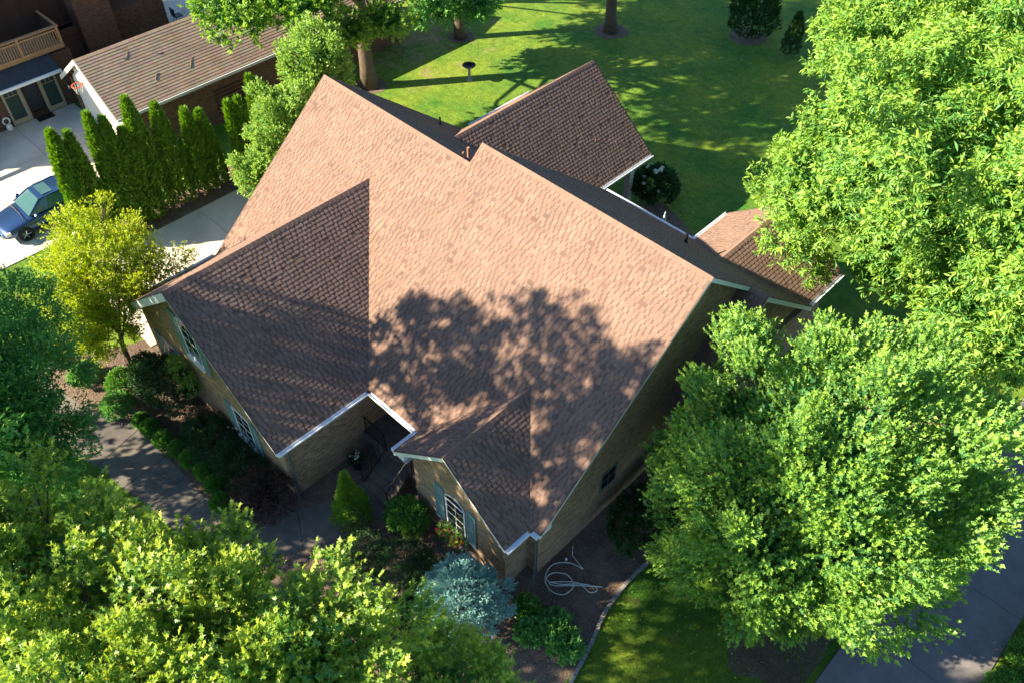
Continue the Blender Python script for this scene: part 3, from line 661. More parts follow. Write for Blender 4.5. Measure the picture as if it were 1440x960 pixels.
# bird bath
bb = thing('bird_bath', 'small dark bird bath on a pale pedestal on the sunny back lawn', 'bird bath', (-14.0,12.4,0))
MB().lathe((-14,12.4,0), [(.19,0),(.17,.06),(.08,.12),(.07,.7),(.12,.76)], 12).build('pedestal', M['stone'], bb, smooth=True)
MB().lathe((-14,12.4,.76), [(.1,0),(.34,.1),(.38,.15),(.34,.15),(.22,.08),(.02,.06)], 18).build('basin', M['black'], bb, smooth=True)

# ---------------------------------------------------------------- neighbour's house and garage
nh = thing('neighbour_house', 'dark brown two storey neighbouring house with brick base, chimney and balcony at top left', 'house', (-29,-5,0))
MB().box((-34,-16,-.2),(-27.15,-3.0,2.75)).build('ground_floor_wall', M['nbrick'], nh)
MB().box((-36,-16,2.76),(-29.3,-1.2,8.5)).build('upper_wall', M['nwood'], nh)
for i in range(16): MB().box((-29.3,-15.6+i*.9,2.8),(-29.27,-15.55+i*.9,8.4)).build('batten', M['nwood'], nh)
MB().box((-36,-2.99,-.2),(-28.9,3.2,2.9)).build('rear_wall', M['nbrick'], nh); MB().box((-36,-1.19,2.91),(-30.2,3.0,8.2)).build('upper_wall', M['nwood'], nh)
MB().box((-29.6,-1.75,-.2),(-28.2,.1,10.5)).build('chimney', M['nbrick'], nh)
MB().box((-29.28,-3.2,2.76),(-28.95,-1.8,2.9)).build('flashing', M['soffit'], nh)
sr = MB(); sr.prism([(-26.25,-16,2.38),(-27.3,-16,2.95),(-27.3,-16,2.8),(-26.25,-16,2.28)], (0,11.95,0)).build('entry_roof', M['blueroof'], nh)
MB().box((-26.24,-16,2.26),(-26.12,-4.06,2.39)).build('gutter', M['gutter'], nh)
MB().box((-29.28,-16,2.9),(-27.1,-3.2,3.02)).build('balcony_floor', M['deckwood'], nh)
bal = MB()
bal.box((-27.16,-16,3.03),(-27.04,-3.2,3.17)); bal.build('bottom_rail', M['deckwood'], nh)
MB().box((-27.2,-16,4.0),(-27.02,-3.14,4.06)).build('top_rail', M['deckwood'], nh); MB().box((-27.15,-16,3.82),(-27.07,-3.2,3.9)).build('mid_rail', M['deckwood'], nh)
for y in (-3.26,-5.25,-7.25,-9.25): MB().box((-27.17,y-.06,3.0),(-27.03,y+.06,4.0)).build('railing_post', M['deckwood'], nh)
y = -10.0
while y < -3.35:
    MB().box((-27.13,y-.02,3.17),(-27.09,y+.02,3.82)).build('railing_baluster', M['deckwood'], nh); y += .125
MB().box((-29.25,-3.26,4.0),(-27.2,-3.14,4.06)).build('side_top_rail', M['deckwood'], nh); MB().box((-29.25,-3.23,3.05),(-27.2,-3.19,3.95)).build('side_panel', M['nwood'], nh)
window((-29.29,-7.5,3.1),(0,1,0),(1,0,0),1.6,2.1,1,1,parent=nh,glass='tableglass')
# glazed entry doors
def gdoor(y0, w_, lab=None):
    o = Vector((-27.14,y0,.0)); u = Vector((0,1,0)); n_ = Vector((1,0,0)); z = Vector((0,0,1)); b = MB(); t = .11
    for (a, c) in (((0,0,0),(w_,.26,.06)), ((0,1.86,0),(w_,1.98,.06)), ((0,.26,0),(t,1.86,.06)), ((w_-t,.26,0),(w_,1.86,.06)), ((t,1.5,.0),(w_-t,1.53,.05)), ((w_*.37,1.53,0),(w_*.4,1.86,.05)), ((w_*.61,1.53,0),(w_*.64,1.86,.05))): b.frame_box(o, u, z, n_, a, c)
    dr = b.build('door', M['beige'], nh); MB().frame_box(o, u, z, n_, (t,.26,.002), (w_-t,1.86,.02)).build('pane', M['curtain'], dr); return dr
gdoor(-6.98,.9); gdoor(-5.08,.88)
md = MB().box((-27.14,-6.0,0),(-27.1,-5.15,1.96)).build('screen_door', M['nwood'], nh); MB().box((-27.1,-5.9,.3),(-27.08,-5.25,1.85)).build('pane', M['glass'], md)
MB().box((-27.14,-6.07,0),(-27.06,-6.01,1.98)).build('door_jamb', M['beige'], nh); MB().box((-27.14,-5.14,0),(-27.06,-5.09,1.98)).build('door_jamb', M['beige'], nh)
o_ = thing('door_mat', 'dark mat on the concrete in front of the neighbour\'s glazed doors', 'mat', (-26.75,-5.5,.035)); MB().box((-26.98,-5.95,.035),(-26.5,-5.1,.055)).build('mat_body', M['black'], o_); MB().box((-26.96,-5.93,.055),(-26.52,-5.12,.06)).build('pile', M['rubber'], o_)
og = thing('garden_ornament', 'small white curled garden ornament at the brick corner beside the neighbour\'s doors', 'ornament', (-26.9,-7.3,.03))
MB().tube([(-26.9+0*a,-7.3+.16*math.cos(a),.52+.18*math.sin(a)) for a in np.linspace(-.9,3.9,14)], .045, 7).build('curl', M['white'], og, smooth=True); MB().lathe((-26.9,-7.28,.03), [(.12,0),(.16,.1),(.14,.25),(.06,.33)], 12).build('body', M['white'], og, smooth=True)

ga = thing('neighbour_garage', 'low garage wing with worn brown shingle roof, cream gable and brick side at top left', 'garage', (-22.4,0,0))
GX0, GX1, GR, GE, GH, GY0, GY1 = -25.25, -19.68, -22.42, 2.6, 4.5, -4.45, 13
pg_ = (GH-GE)/(GX1-GR); pgl = (GH-GE)/(GR-GX0)
block_y(GY0+.35, GY1-.3, GX0+.3, GX1-.32, GR, GH, pgl, pg_, .16, M['nbrick'], ga)
MB().prism([(GX0+.7,GY0+.33,0),(GX1-.33,GY0+.33,0),(GX1-.33,GY0+.33,GE-.05),(GR,GY0+.33,GH-.2),(GX0+.7,GY0+.33,GE+.12)], (0,.025,0)).build('cream_gable', M['cream'], ga)
MB().box((GX0+.28,GY0+.27,0),(GX0+.68,GY0+.36,GE)).build('corner_pier', M['nbrick'], ga)
groof = thing('roof', None, None, (0,0,0)); groof.parent = ga; groof.location = (0,0,0); groof.matrix_parent_inverse = Matrix.Identity(4)
GP = [(.34,.25,.19),(.32,.235,.178),(.36,.268,.205),(.335,.245,.19)]
gsl = [((GX1,GY0,GE),(0,1,0),(-1,0,pg_),GY1-GY0,math.hypot(GX1-GR,GH-GE)), ((GX0,GY1,GE),(0,-1,0),(1,0,pgl),GY1-GY0,math.hypot(GR-GX0,GH-GE))]
gd, gf, gs = MB(), MB(), []
for O,u,v,W,L_ in gsl:
    O,u,v = Vector(O),Vector(u),Vector(v).normalized(); n_ = u.cross(v); n_ = n_ if n_.z > 0 else -n_
    gd.frame_box(O,u,v,n_,(0,0,-.14),(W,L_,-.012)); nc = int(L_/.15); e = L_/nc
    for c in range(nc):
        P = [O+v*(c*e-.02)+n_*.014, O+u*W+v*(c*e-.02)+n_*.014, O+u*W+v*min(c*e+e*1.2,L_), O+v*min(c*e+e*1.2,L_), O+v*(c*e-.02)-n_*.012, O+u*W+v*(c*e-.02)-n_*.012]
        gf.add(P, [(0,1,2,3),(4,5,1,0)], (.2,.145,.11)); x = random.uniform(-.2,0)
        while x < W:
            w_ = random.uniform(.25,.36); a, b_ = max(0,x), min(W,x+w_-.008); x += w_
            if b_-a > .05: tab_geo(gf, O, u, v, n_, a, b_, c*e-.02, min(c*e+e-.005,L_), .014, tuple(q*random.uniform(.9,1.1) for q in random.choice(GP)), .008)
gd.build('roof_deck', M['underlay'], groof); gf.build('shingle_field', M['shingle'], groof, 'stuff', tint=True)
def gboard(a, b, out, hh, name='rake_board', m='cream'):
    a, b, out = Vector(a), Vector(b), Vector(out); MB().prism([a+Vector((0,0,-.012)),b+Vector((0,0,-.012)),b+Vector((0,0,-hh)),a+Vector((0,0,-hh))], out*.04).build(name, M[m], ga)
gboard((GX0,GY0,GE),(GR,GY0,GH),(0,-1,0),.24); gboard((GR,GY0,GH),(GX1,GY0,GE),(0,-1,0),.16)
MB().box((GX1,GY0,GE-.16),(GX1+.1,GY1,GE-.02)).build('gutter', M['soffit'], ga)
for i in range(7): MB().box((GX1-.32,.6,.5+i*.2),(GX1-.27,2.7,.58+i*.2)).build('vent_slat', M['nwood'], ga)
hb = thing('basketball_hoop', 'basketball hoop with orange rim fixed to the neighbour\'s garage gable', 'basketball hoop', (-23.0,GY0+.3,3))
MB().box((-23.6,GY0+.2,2.95),(-22.4,GY0+.25,3.75)).build('backboard', M['white'], hb)
MB().tube([(-23.0+.25*math.cos(a),GY0-.1+.25*math.sin(a),3.0) for a in np.linspace(0, 2*math.pi, 21)], .022, 6).build('rim', M['orange'], hb)
MB().box((-23.06,GY0+.1,2.96),(-22.94,GY0+.2,3.04)).build('bracket', M['orange'], hb)
nb = MB()
for j in range(10):
    a, b_ = j*.628, (j+1)*.628; nb.tube([(-23+.25*math.cos(a),GY0-.1+.25*math.sin(a),3.0),(-23+.15*math.cos(b_),GY0-.1+.15*math.sin(b_),2.6)], .006, 3)
nb.build('net', M['white'], hb)
wl = thing('wall_lantern', 'small dark lantern on the neighbour\'s brick corner beside the basketball hoop', 'lamp', (-25.0,GY0+.2,1.9))
MB().box((-25.05,GY0+.1,1.9),(-24.92,GY0+.24,2.2)).build('housing', M['black'], wl); MB().box((-25.03,GY0+.07,1.95),(-24.94,GY0+.095,2.1)).build('lens', M['white'], wl)
for i, (x, y, lab) in enumerate([(-21.6,-.9,'curled dry twig highest on the garage roof'),(-21.9,-2.3,'tiny dry twig near the garage roof\'s front rake'),(-20.6,.2,'pair of short dry twigs low on the garage roof'),(-20.5,-1.6,'curved dry twig near the garage roof eave'),(-21.3,2.4,'dry leafy twig under the overhanging tree on the garage roof')]):
    z = GE+(GX1-x)*pg_+.035; t = MB(); P = [(x+.2*math.sin(k*.5+i), y+.08*k-.2, z-.2*math.sin(k*.5+i)*pg_) for k in range(6)]
    t.tube(P, [.012,.012,.01,.009,.007,.004], 5); t.build('fallen_twig', M['chip'], None, label=lab, cat='twig', group='twigs on the garage roof', at=(x,y,z))

# patio table and chairs by the neighbour's house
tb = thing('patio_table', 'round blue glass patio table beside the neighbour\'s chimney', 'table', (-31.4,3.6,.03))
MB().lathe((-31.4,3.6,.70), [(.62,0),(.64,.02),(.6,.03)], 24).build('tabletop', M['tableglass'], tb); MB().tube([(-31.4,3.6,.03),(-31.4,3.6,.7)], .04, 6).build('pedestal', M['black'], tb)
for j, (x, y, lab) in enumerate([(-32.5,3.3,'dark patio chair on the house side of the round table'),(-30.6,2.7,'dark patio chair on the near side of the round table'),(-31.0,4.7,'dark patio chair on the far side of the round table')]):
    c = thing('patio_chair', lab, 'chair', (x,y,.03), 'chairs round the neighbour\'s patio table')
    MB().box((x-.24,y-.24,.42),(x+.24,y+.24,.47)).build('seat', M['black'], c); MB().box((x-.24,y-.27,.47),(x+.24,y-.23,.95)).build('backrest', M['black'], c)
    for a in (-.2,.2):
        for b_ in (-.2,.2): MB().tube([(x+a,y+b_,.03),(x+a,y+b_,.42)], .015, 4).build('leg', M['black'], c)

# ---------------------------------------------------------------- the parked car
car = thing('parked_car', 'dark blue sedan parked on the neighbour\'s driveway half behind the yellow-green tree', 'car', (-18.8,-9,.03))
cx, cy = -18.8, -8.95
ST = [(-2.3,.62,.35,.55),(-2.22,.78,.3,.70),(-1.95,.86,.25,.80),(-1.2,.9,.22,.92),(-.85,.91,.22,.98),(.9,.91,.22,1.0),(1.7,.89,.24,1.02),(2.15,.82,.28,.98),(2.3,.7,.4,.8)]
V = []; F = []
for (y, w_, zb, zt) in ST:
    pr = [(-w_*.92,zb),(-w_,zb+.15),(-w_,zt-.16),(-w_*.93,zt-.05),(-w_*.7,zt),(0,zt+.03),(w_*.7,zt),(w_*.93,zt-.05),(w_,zt-.16),(w_,zb+.15),(w_*.92,zb)]
    V += [(cx+x, cy+y, z+.03) for x, z in pr]
k = 11
for i in range(len(ST)-1):
    for j in range(k): F.append((i*k+j, i*k+(j+1) % k, (i+1)*k+(j+1) % k, (i+1)*k+j))
F += [tuple(range(k)), tuple(range((len(ST)-1)*k, len(ST)*k))[::-1]]
ob = MB().add(V, F).build('body', M['carpaint'], car, smooth=True); ob.modifiers.new('sub', 'SUBSURF').render_levels = 2
def ring(y, wb_, zb, wt, zt): return [(cx-wb_,cy+y,zb),(cx+wb_,cy+y,zb)], zt
gh = MB()   # greenhouse glass with roof panel over it
A = [(-.78,-1.0,.98),(.78,-1.0,.98),(.84,-.2,1.0),(.84,.9,1.02),(.74,1.7,1.03),(-.74,1.7,1.03),(-.84,.9,1.02),(-.84,-.2,1.0)]
T_ = [(-.55,-.32,1.40),(.55,-.32,1.40),(.60,.0,1.45),(.58,.8,1.45),(.5,1.15,1.40),(-.5,1.15,1.40),(-.58,.8,1.45),(-.60,.0,1.45)]
gh.add([(cx+x,cy+y,z+.03) for x,y,z in A+T_], [(i,(i+1) % 8,8+(i+1) % 8,8+i) for i in range(8)]).build('window_glass', M['cglass'], car)
MB().prism([(cx+x,cy+y,z+.032) for x,y,z in T_], (0,0,.03)).build('roof_panel', M['carpaint'], car)
MB().box((cx-.42,cy-.1,1.512),(cx+.42,cy+.38,1.518)).build('sunroof', M['cglass'], car)
for s in (-1,1):
    MB().tube([(cx+s*.78,cy-1.0,1.02),(cx+s*.56,cy-.32,1.45),(cx+s*.6,cy+.8,1.49),(cx+s*.5,cy+1.15,1.44),(cx+s*.74,cy+1.7,1.07)], .035, 5).build('roof_pillar', M['carpaint'], car)
    MB().lathe((cx+s*1.0,cy-.75,.98), [(.03,0),(.1,.03),(.1,.12),(.04,.16)], 8).build('wing_mirror', M['carpaint'], car)
    MB().box((cx+s*.8-.14,cy-2.2,.58),(cx+s*.8+.06,cy-1.98,.72)).build('headlight', M['lens'], car)
    for y in (-1.45,1.4):
        wobj = MB(); n_ = 20; wv = []
        for (r, x) in ((.2,.0),(.33,.0),(.34,.05),(.34,.17),(.33,.21),(.2,.21)): wv += [(cx+s*(.72+x), cy+y+r*math.cos(a), .34+.03+r*math.sin(a)) for a in np.linspace(0, 2*math.pi, n_+1)[:-1]]
        wo_ = wobj.add(wv, [(i*n_+j, i*n_+(j+1) % n_, (i+1)*n_+(j+1) % n_, (i+1)*n_+j) for i in range(5) for j in range(n_)]).build('wheel', M['rubber'], car)
        rb = MB()
        for j in range(5):
            a = j*1.2566; rb.tube([(cx+s*.925,cy+y,.37),(cx+s*.92,cy+y+.2*math.cos(a),.37+.2*math.sin(a))], .03, 4)
        rb.build('rim', M['alloy'], wo_)
MB().tube([(cx-.8,cy-1.28,.985),(cx-.3,cy-1.2,1.01),(cx+.3,cy-1.2,1.01),(cx+.8,cy-1.28,.985)], .02, 4).build('wiper_cowl', M['black'], car)
MB().box((cx-.35,cy-2.335,.42),(cx+.35,cy-2.3,.6)).build('grille', M['black'], car)

# ---------------------------------------------------------------- arborvitae, boxwood and other shrubs
def columnar(name, label, cat, base, h_, r_, leafm, group, n=5200, lensz=.085, sharp=.75):
    t = thing(name, label, cat, base, group); bx = np.array(base, float)
    f = rng.uniform(0, 1, n)**.8; th = rng.uniform(0, 2*np.pi, n); lump = 1+.13*np.sin(th*3+f*9)+.08*np.sin(th*7-f*23)
    rr = r_*(1-f**(1.7 if sharp < 1 else 1.1))**sharp*(.86+.14*rng.uniform(0,1,n))*lump*np.where(f < .06, .75, 1)+.02; rr *= np.where(rng.uniform(0,1,n) < .2, .75, 1)
    pos = bx+np.stack([rr*np.cos(th), rr*np.sin(th), .12+f*(h_-.25)], 1)
    o_ = np.stack([np.cos(th), np.sin(th), np.full(n,.0)], 1)
    d = norm(o_*.55+np.array((0,0,.9))+rng.normal(size=(n,3))*.25); nn = norm(np.cross(d, rdir(n))*.7+o_*1.0)
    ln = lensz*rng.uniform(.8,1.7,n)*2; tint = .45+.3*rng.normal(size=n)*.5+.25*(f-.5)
    MB().tube([base, (base[0],base[1],h_*.8)], [.07,.02], 6).build('trunk', M['bark'], t)
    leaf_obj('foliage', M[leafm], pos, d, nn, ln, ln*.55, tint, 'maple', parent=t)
    return t
ARB = [(-8.31,5.76,'tallest-left: wide twin-topped arborvitae nearest the car',.62,-15.6),(-7.75,5.45,'second top of the arborvitae pair nearest the car',.5,-15.6),(-6.75,5.8,'slim tall arborvitae just right of the one nearest the car',.5,-15.7),(-6.3,5.5,'arborvitae pressed against the slim tall one near the cream gable',.52,-15.5),
       (-5.75,4.8,'shorter pointed arborvitae standing in front of the cream gable',.55,-15.4),(-5.1,5.8,'tallest arborvitae, its tip over the garage eave corner',.6,-15.7),(-4.08,5.1,'arborvitae with its tip against the middle of the garage brick wall',.58,-15.6),(-2.95,4.4,'left one of the two arborvitae before the garage vent slats',.5,-15.5),(-2.3,4.0,'right one of the two arborvitae before the garage vent slats',.52,-15.6),
       (-1.47,4.6,'first slender arborvitae past the gap in the hedge',.33,-14.4),(-1.05,4.7,'second slender arborvitae past the gap in the hedge',.38,-14.2),(-.19,5.3,'tall slender arborvitae close to the pale green tree',.4,-14.4),(.1,4.6,'last slender arborvitae, half inside the pale green tree',.34,-14.2)]
for (y, hh, lab, rr, x) in ARB:
    columnar('arborvitae', lab.replace('tallest-left: ',''), 'arborvitae', (x,y,0), hh, rr*1.0, 'L_arb', 'arborvitae hedge between the two driveways', int(5200*hh/5*rr/.5))
BOX = [(-5.3,-12.0,.32,'last boxwood ball toward the left lawn, partly under the left tree'),(-4.75,-11.95,.36,'boxwood ball at the left start of the walk bend'),(-4.0,-11.9,.36,'second boxwood ball along the walk from the left'),(-3.3,-11.75,.33,'light green third boxwood ball along the walk'),(-2.55,-11.65,.4,'large fourth boxwood ball along the walk'),(-1.8,-11.6,.37,'fifth boxwood ball along the walk'),(-1.1,-11.65,.36,'sixth boxwood ball along the walk'),(-.35,-11.9,.36,'boxwood ball nearest the oak foliage at the end of the row')]
for (x, y, r, lab) in BOX:
    bush('boxwood_ball', lab, 'boxwood', (x,y,0), [(x,y,r*.75,r*.84,r*.84,r*.85)], 90, r*.17, 14, 'L_box', .04, 5, 'clipped boxwood balls along the front walk', zmin=-.5, lensz=.045, wr=.6, upn=.3)
bush('holly_bush', 'dark glossy holly with sunlit top against the wing wall', 'bush', (-5.2,-10.6,0), [(-5.2,-10.75,1.0,1.2,.75,1.2),(-6.4,-10.8,.7,.8,.6,.8)], 90, .25, 16, 'L_dark', .15, 6, lensz=.08)
for (x, y, r, lm, lab) in [(-7.3,-11.6,.55,'L_box','sunlit low shrub on the mulch under the locust tree'),(-6.4,-12.3,.5,'L_mid','feathery green shrub at the bend of the walk under the left tree'),(-8.6,-12.4,.5,'L_mid','green shrub on the mulch between locust trunk and left tree'),(-3.3,-10.95,.45,'L_dark','small dark shrub between holly and juniper')]:
    bush('bed_shrub', lab, 'shrub', (x,y,0), [(x,y,.3,r,r,.4)], 50, .14, 12, lm, .12, 6, 'shrubs in the left front bed', lensz=.07, wr=.45)
bush('flowering_shrub', 'open leggy shrub with pale leaves against the lower left window', 'bush', (-4.9,-10.3,0), [(-4.6,-10.3,1.7,.8,.3,.8)], 40, .16, 12, 'L_pale', .12, 4, lensz=.06)
bush('juniper_bush', 'low spreading dark juniper under the lower right wing window', 'bush', (-2.2,-10.7,0), [(-2.4,-10.75,.35,1.3,.75,.55),(-.9,-10.7,.4,1.1,.65,.6)], 90, .22, 16, 'L_dark', .2, 6, lensz=.09, wr=.25)
tree('red_laceleaf_maple', 'low dark red lace leaf maple at the front corner of the left wing', 'tree', (.9,-10.9,0), (.9,-10.9,.9), .06, [(.8,-10.9,.8,1.0,.9,.65)], 40, .24, 18, 'L_red', L=.2, k=6, lensz=.09, wr=.3, droop=.6, nl=14)
columnar('dwarf_spruce', 'bright green conical spruce standing in front of the entry walk', 'conifer', (3.2,-9.15,0), 2.8, .66, 'L_green', None, 6500, .06, 1.05)
bush('rhododendron_bush', 'dark rounded shrub beside the right handrail of the steps', 'bush', (4.5,-8.1,0), [(4.6,-8.05,.5,.65,.5,.6)], 50, .18, 14, 'L_box', .15, 6, lensz=.09, wr=.4)
for (x, y, r, hh, lab) in [(4.6,-9.9,.75,.8,'dark yew mound nearest the walk and conical spruce'),(5.8,-9.2,.8,.85,'dark yew mound below the flower box'),(6.7,-9.0,.65,.8,'dark yew mound touching the blue spruce'),(7.0,-10.3,.5,.6,'small yew mound left of the blue spruce foot'),(7.8,-10.9,.45,.5,'lowest small yew mound left of the blue spruce')]:
    bush('yew_bush', lab, 'bush', (x,y,0), [(x,y,hh*.55,r,r,hh*.7)], 60, .18, 16, 'L_dark', .14, 6, 'dark yew mounds in the front bed', lensz=.06, wr=.3)
for (x, y, r, lm, lab) in [(9.4,-7.5,.28,'L_box','little round bright shrub right of the blue spruce'),(10.35,-7.3,.42,'L_mid','leafy hosta clump in the mulch near the edging stones'),(10.9,-7.5,.4,'L_mid','second leafy clump touching the edging stones'),(9.9,-7.9,.35,'L_mid','leafy clump nearest the blue spruce on the mulch')]:
    bush('garden_plant', lab, 'plant', (x,y,0), [(x,y,.2,r,r,.35)], 24, .12, 8, lm, .14, 6, 'small plants on the mulch bed', lensz=.12, wr=.5)
bush('hydrangea_bush', 'hydrangea with pale round flower heads beside the rear porch post', 'bush', (-.3,11.0,0), [(-.3,11.0,.8,.95,.9,.9)], 60, .22, 14, 'L_dark', .15, 6, lensz=.12, wr=.6)
hd = bpy.data.objects['hydrangea_bush']; fb = 0
for _ in range(13):
    a, b_ = random.uniform(0, 6.28), random.uniform(.1, 1.3); c = Vector((-.3+1.0*math.cos(a)*math.sin(b_), 11+.95*math.sin(a)*math.sin(b_), .85+.95*math.cos(b_)))
    MB().lathe(c, [(.02,-.06),(.085,-.03),(.1,.02),(.07,.07),(.02,.09)], 7).build('flower_head', M['petalw'], hd)
bush('understorey_bush', 'dark bush in the bed right of the house wall below the small window', 'bush', (10.0,-2.6,0), [(10.1,-2.8,.6,.9,1.3,.8)], 60, .25, 14, 'L_dark', .15, 6, lensz=.1)
bush('foundation_bush', 'sprawling dark bush along the shaded right gable wall', 'bush', (9.6,.3,0), [(9.8,.3,.7,.8,1.8,.9)], 60, .25, 14, 'L_dark', .15, 6, lensz=.1)
for (x,y,r) in [(20.9,1.6,.7),(21.2,3.0,.75),(20.8,.1,.7),(21.0,-1.4,.7),(21.3,4.6,.7)]:
    bush('roadside_shrub', {1.6:'bright low shrub in the middle of the driveway edge at lower right',3.0:'bright low shrub above the middle one along the driveway edge',.1:'bright low shrub at the frame\'s lower right corner',-1.4:'bright low shrub just below the lower right corner of the photo',4.6:'bright low shrub topmost along the driveway edge at right'}[y], 'shrub', (x,y,0), [(x,y,.22,r,r*1.15,.4)], 60, .16, 14, 'L_box', .1, 6, 'low shrubs along the aggregate driveway', lensz=.06, wr=.4)

# blue spruce: whorled branches of short needled tips
bs = thing('blue_spruce', 'round silvery blue spruce in front of the small gable', 'conifer', (8.15,-8.95,0))
P_, A_, CC_ = tufts([(8.15,-8.95,1.1,1.22,1.22,1.2,1),(8.2,-8.9,1.75,.85,.85,.95,.5),(7.9,-9.4,1.3,.9,.8,.9,.2),(8.6,-8.5,1.2,.9,.9,.9,.2)], 330, .17, 22, -.6, .35, .45, 1.3)
trunk_obj((8.15,-8.95,0), (8.15,-8.95,2.2), .09, CC_.tolist(), bs, nl=12, bend=.02)
leaf_obj('foliage', M['L_spruce'], *leaves(P_, A_, .13, 11, ang=(25,60), lensz=.055, wr=.3, upn=.2), parent=bs)

# ---------------------------------------------------------------- trees
tree('maple_tree', 'big round maple with yellow-green sunlit shoots right of the house', 'tree', (15.4,-.2,0), (14.6,-.8,7.5), .2,
     [(14.0,-.9,5.2,4.2,4.2,4.5,1.6),(14.1,-.2,3.6,3.6,3.6,3.2,.5),(13.8,-1.9,3.2,3.5,3.3,2.6,.5)], 250, .58, 95, 'L_maple', L=.5, k=9, tpl='maple', zmin=-.6, st=1.4, fill=1.2, nl=14, upb=.85, jit=.55, seed=1, lensz=.105, wr=.95, ang=(25,65))
tree('hickory_tree', 'very large tree with drooping bright green leaf clusters at upper right', 'tree', (13.5,10.5,0), (12.6,9.6,11), .35,
     [(11.3,8.9,8.3,5.2,5.2,6.0,1.6),(14.2,12.2,10.2,5.5,5.5,6.0,1.1),(10.4,13.5,9.0,4.7,4.7,5.5,1.0),(8.1,7.9,7.2,2.1,2.1,2.2,.28),(15.5,7.5,8,4,4,5,.8),(6.4,15.2,9.3,2.9,2.9,3.2,.5),(14.8,8.0,5.4,3.2,3.2,3.0,.5),(10.5,9.2,4.5,1.2,1.2,1.1,.12)], 300, .95, 78, 'L_green', L=.35, k=11, zmin=-.5, st=1.15, upb=.35, jit=1.0, seed=2, lensz=.2, wr=.28, ang=(50,100), droop=.35)
tree('hickory_tree', 'second bright green tree filling the top right corner behind the largest one', 'tree', (9.0,24.5,0), (9.0,24.5,9), .3,
     [(9.2,24,8.5,6,6,6,1),(14.5,20.5,9,6,6,6.5,1)], 200, .9, 24, 'L_green', L=.35, k=9, zmin=-.4, jit=.3, seed=3, lensz=.28, wr=.3, ang=(50,100), droop=.35)
tree('locust_tree', 'small yellow-green locust with open airy crown in front of the side driveway', 'tree', (-7.75,-10.9,0), (-8.0,-10.8,4.6), .1,
     [(-8.9,-10.2,4.6,1.9,1.9,1.9,1),(-8.0,-11.0,3.2,1.7,1.7,1.4,.8),(-9.6,-11.0,3.6,1.6,1.6,1.3,.6),(-7.6,-9.2,4.2,1.3,1.3,1.3,.4),(-8.4,-11.8,2.1,1.0,1.0,.7,.3)], 125, .4, 46, 'L_locust', L=.4, k=11, zmin=-.6, upb=.3, jit=.9, fill=1.0, seed=4, lensz=.085, wr=.5, ang=(40,90))
tree('ash_tree', 'pale green tree rising beside the left rake of the house roof', 'tree', (-11.6,1.2,0), (-11.6,1.0,6.2), .14,
     [(-11.3,-.6,4.5,1.65,1.8,2.0,1),(-11.5,1.6,6.2,1.4,1.4,1.7,.8),(-10.9,-2.3,3.0,1.1,1.2,1.3,.5),(-12.1,2.2,5.0,1.2,1.2,1.6,.5)], 110, .38, 48, 'L_pale', L=.35, k=9, zmin=-.5, upb=.45, jit=.7, seed=5, lensz=.12, wr=.5)
tree('tulip_tree', 'tall tree at top left whose straight trunk casts the long lawn shadow', 'tree', (-17.4,8.2,0), (-17.2,8.2,15), .36,
     [(-17.2,8.2,15.5,5.5,5.5,4.5,1.3),(-16.2,1.2,7.2,1.8,2.0,1.0,.35),(-14.6,3.2,7.4,1.7,1.6,.9,.3),(-14.3,5.2,5.3,.9,1.0,.6,.12),(-12.9,6.4,6.0,1.0,.9,.6,.12),(-14.5,2,12.2,2.6,2.6,2.4,.5),(-16.5,4.5,12.7,3.2,3.2,3,.6),(-10.5,4.5,15,2.8,2.8,2.6,.5),(-22,8,10.3,2.6,2.6,2.4,.4),(-11,3,14.5,3,3,2.5,.5),(-14,6.5,14.5,3,3,2.5,.5),(-19,12,13,3.2,3.2,2.6,.5),(-20.2,10,9.9,2.4,2.4,2.2,.4),(-14.6,12,10.2,2.7,2.7,2.2,.45),(-20,14,9.2,2.4,2.4,2.0,.4)], 570, .6, 22, 'L_green', L=.4, k=8, tpl='maple', zmin=-.7, jit=.4, seed=6, lensz=.2, wr=.8, nl=60)
tree('shade_tree', 'dark green tree with low branches and short trunk at the top middle', 'tree', (-17.9,15.4,0), (-17.9,15.4,10), .3,
     [(-17.6,14.4,7.6,3.2,3.0,2.6,1),(-18.5,17,12,5,5,4,1),(-15.9,12.3,3.6,1.6,1.5,.9,.35),(-14.2,13.4,3.8,1.0,1.0,.7,.15)], 190, .6, 20, 'L_mid', L=.4, k=8, tpl='maple', zmin=-.6, jit=.4, seed=7, lensz=.18, wr=.7)
tree('shade_tree', 'tree with ivy covered trunk standing in deep shade at the top', 'tree', (-12.1,22.1,0), (-12.1,22.1,10), .32,
     [(-12,22,12.5,6,6,4.5,1.2),(-12.1,17.5,9.0,1.2,1.2,1.2,.1)], 150, .7, 14, 'L_mid', L=.4, k=8, tpl='maple', zmin=-.6, jit=.4, seed=8, lensz=.2, wr=.7)
tree('shade_tree', 'tall tree beyond the top edge whose crown shades the far lawn', 'tree', (-24,14,0), (-24,14,12), .3,
     [(-24,14,13,6,6,5,1)], 110, .8, 14, 'L_mid', L=.4, k=8, zmin=-.6, jit=.4, seed=12, lensz=.25, wr=.6)
columnar('dark_conifer', 'dark conifer with a ring of mulch at the top right of the lawn', 'conifer', (-6.0,27.6,0), 6.5, 1.35, 'L_dark', None, 6000, .12)
columnar('dark_conifer', 'small dim conifer sapling right of the larger dark conifer', 'conifer', (-3.1,27.2,0), 2.6, .5, 'L_dark', None, 1500, .08)
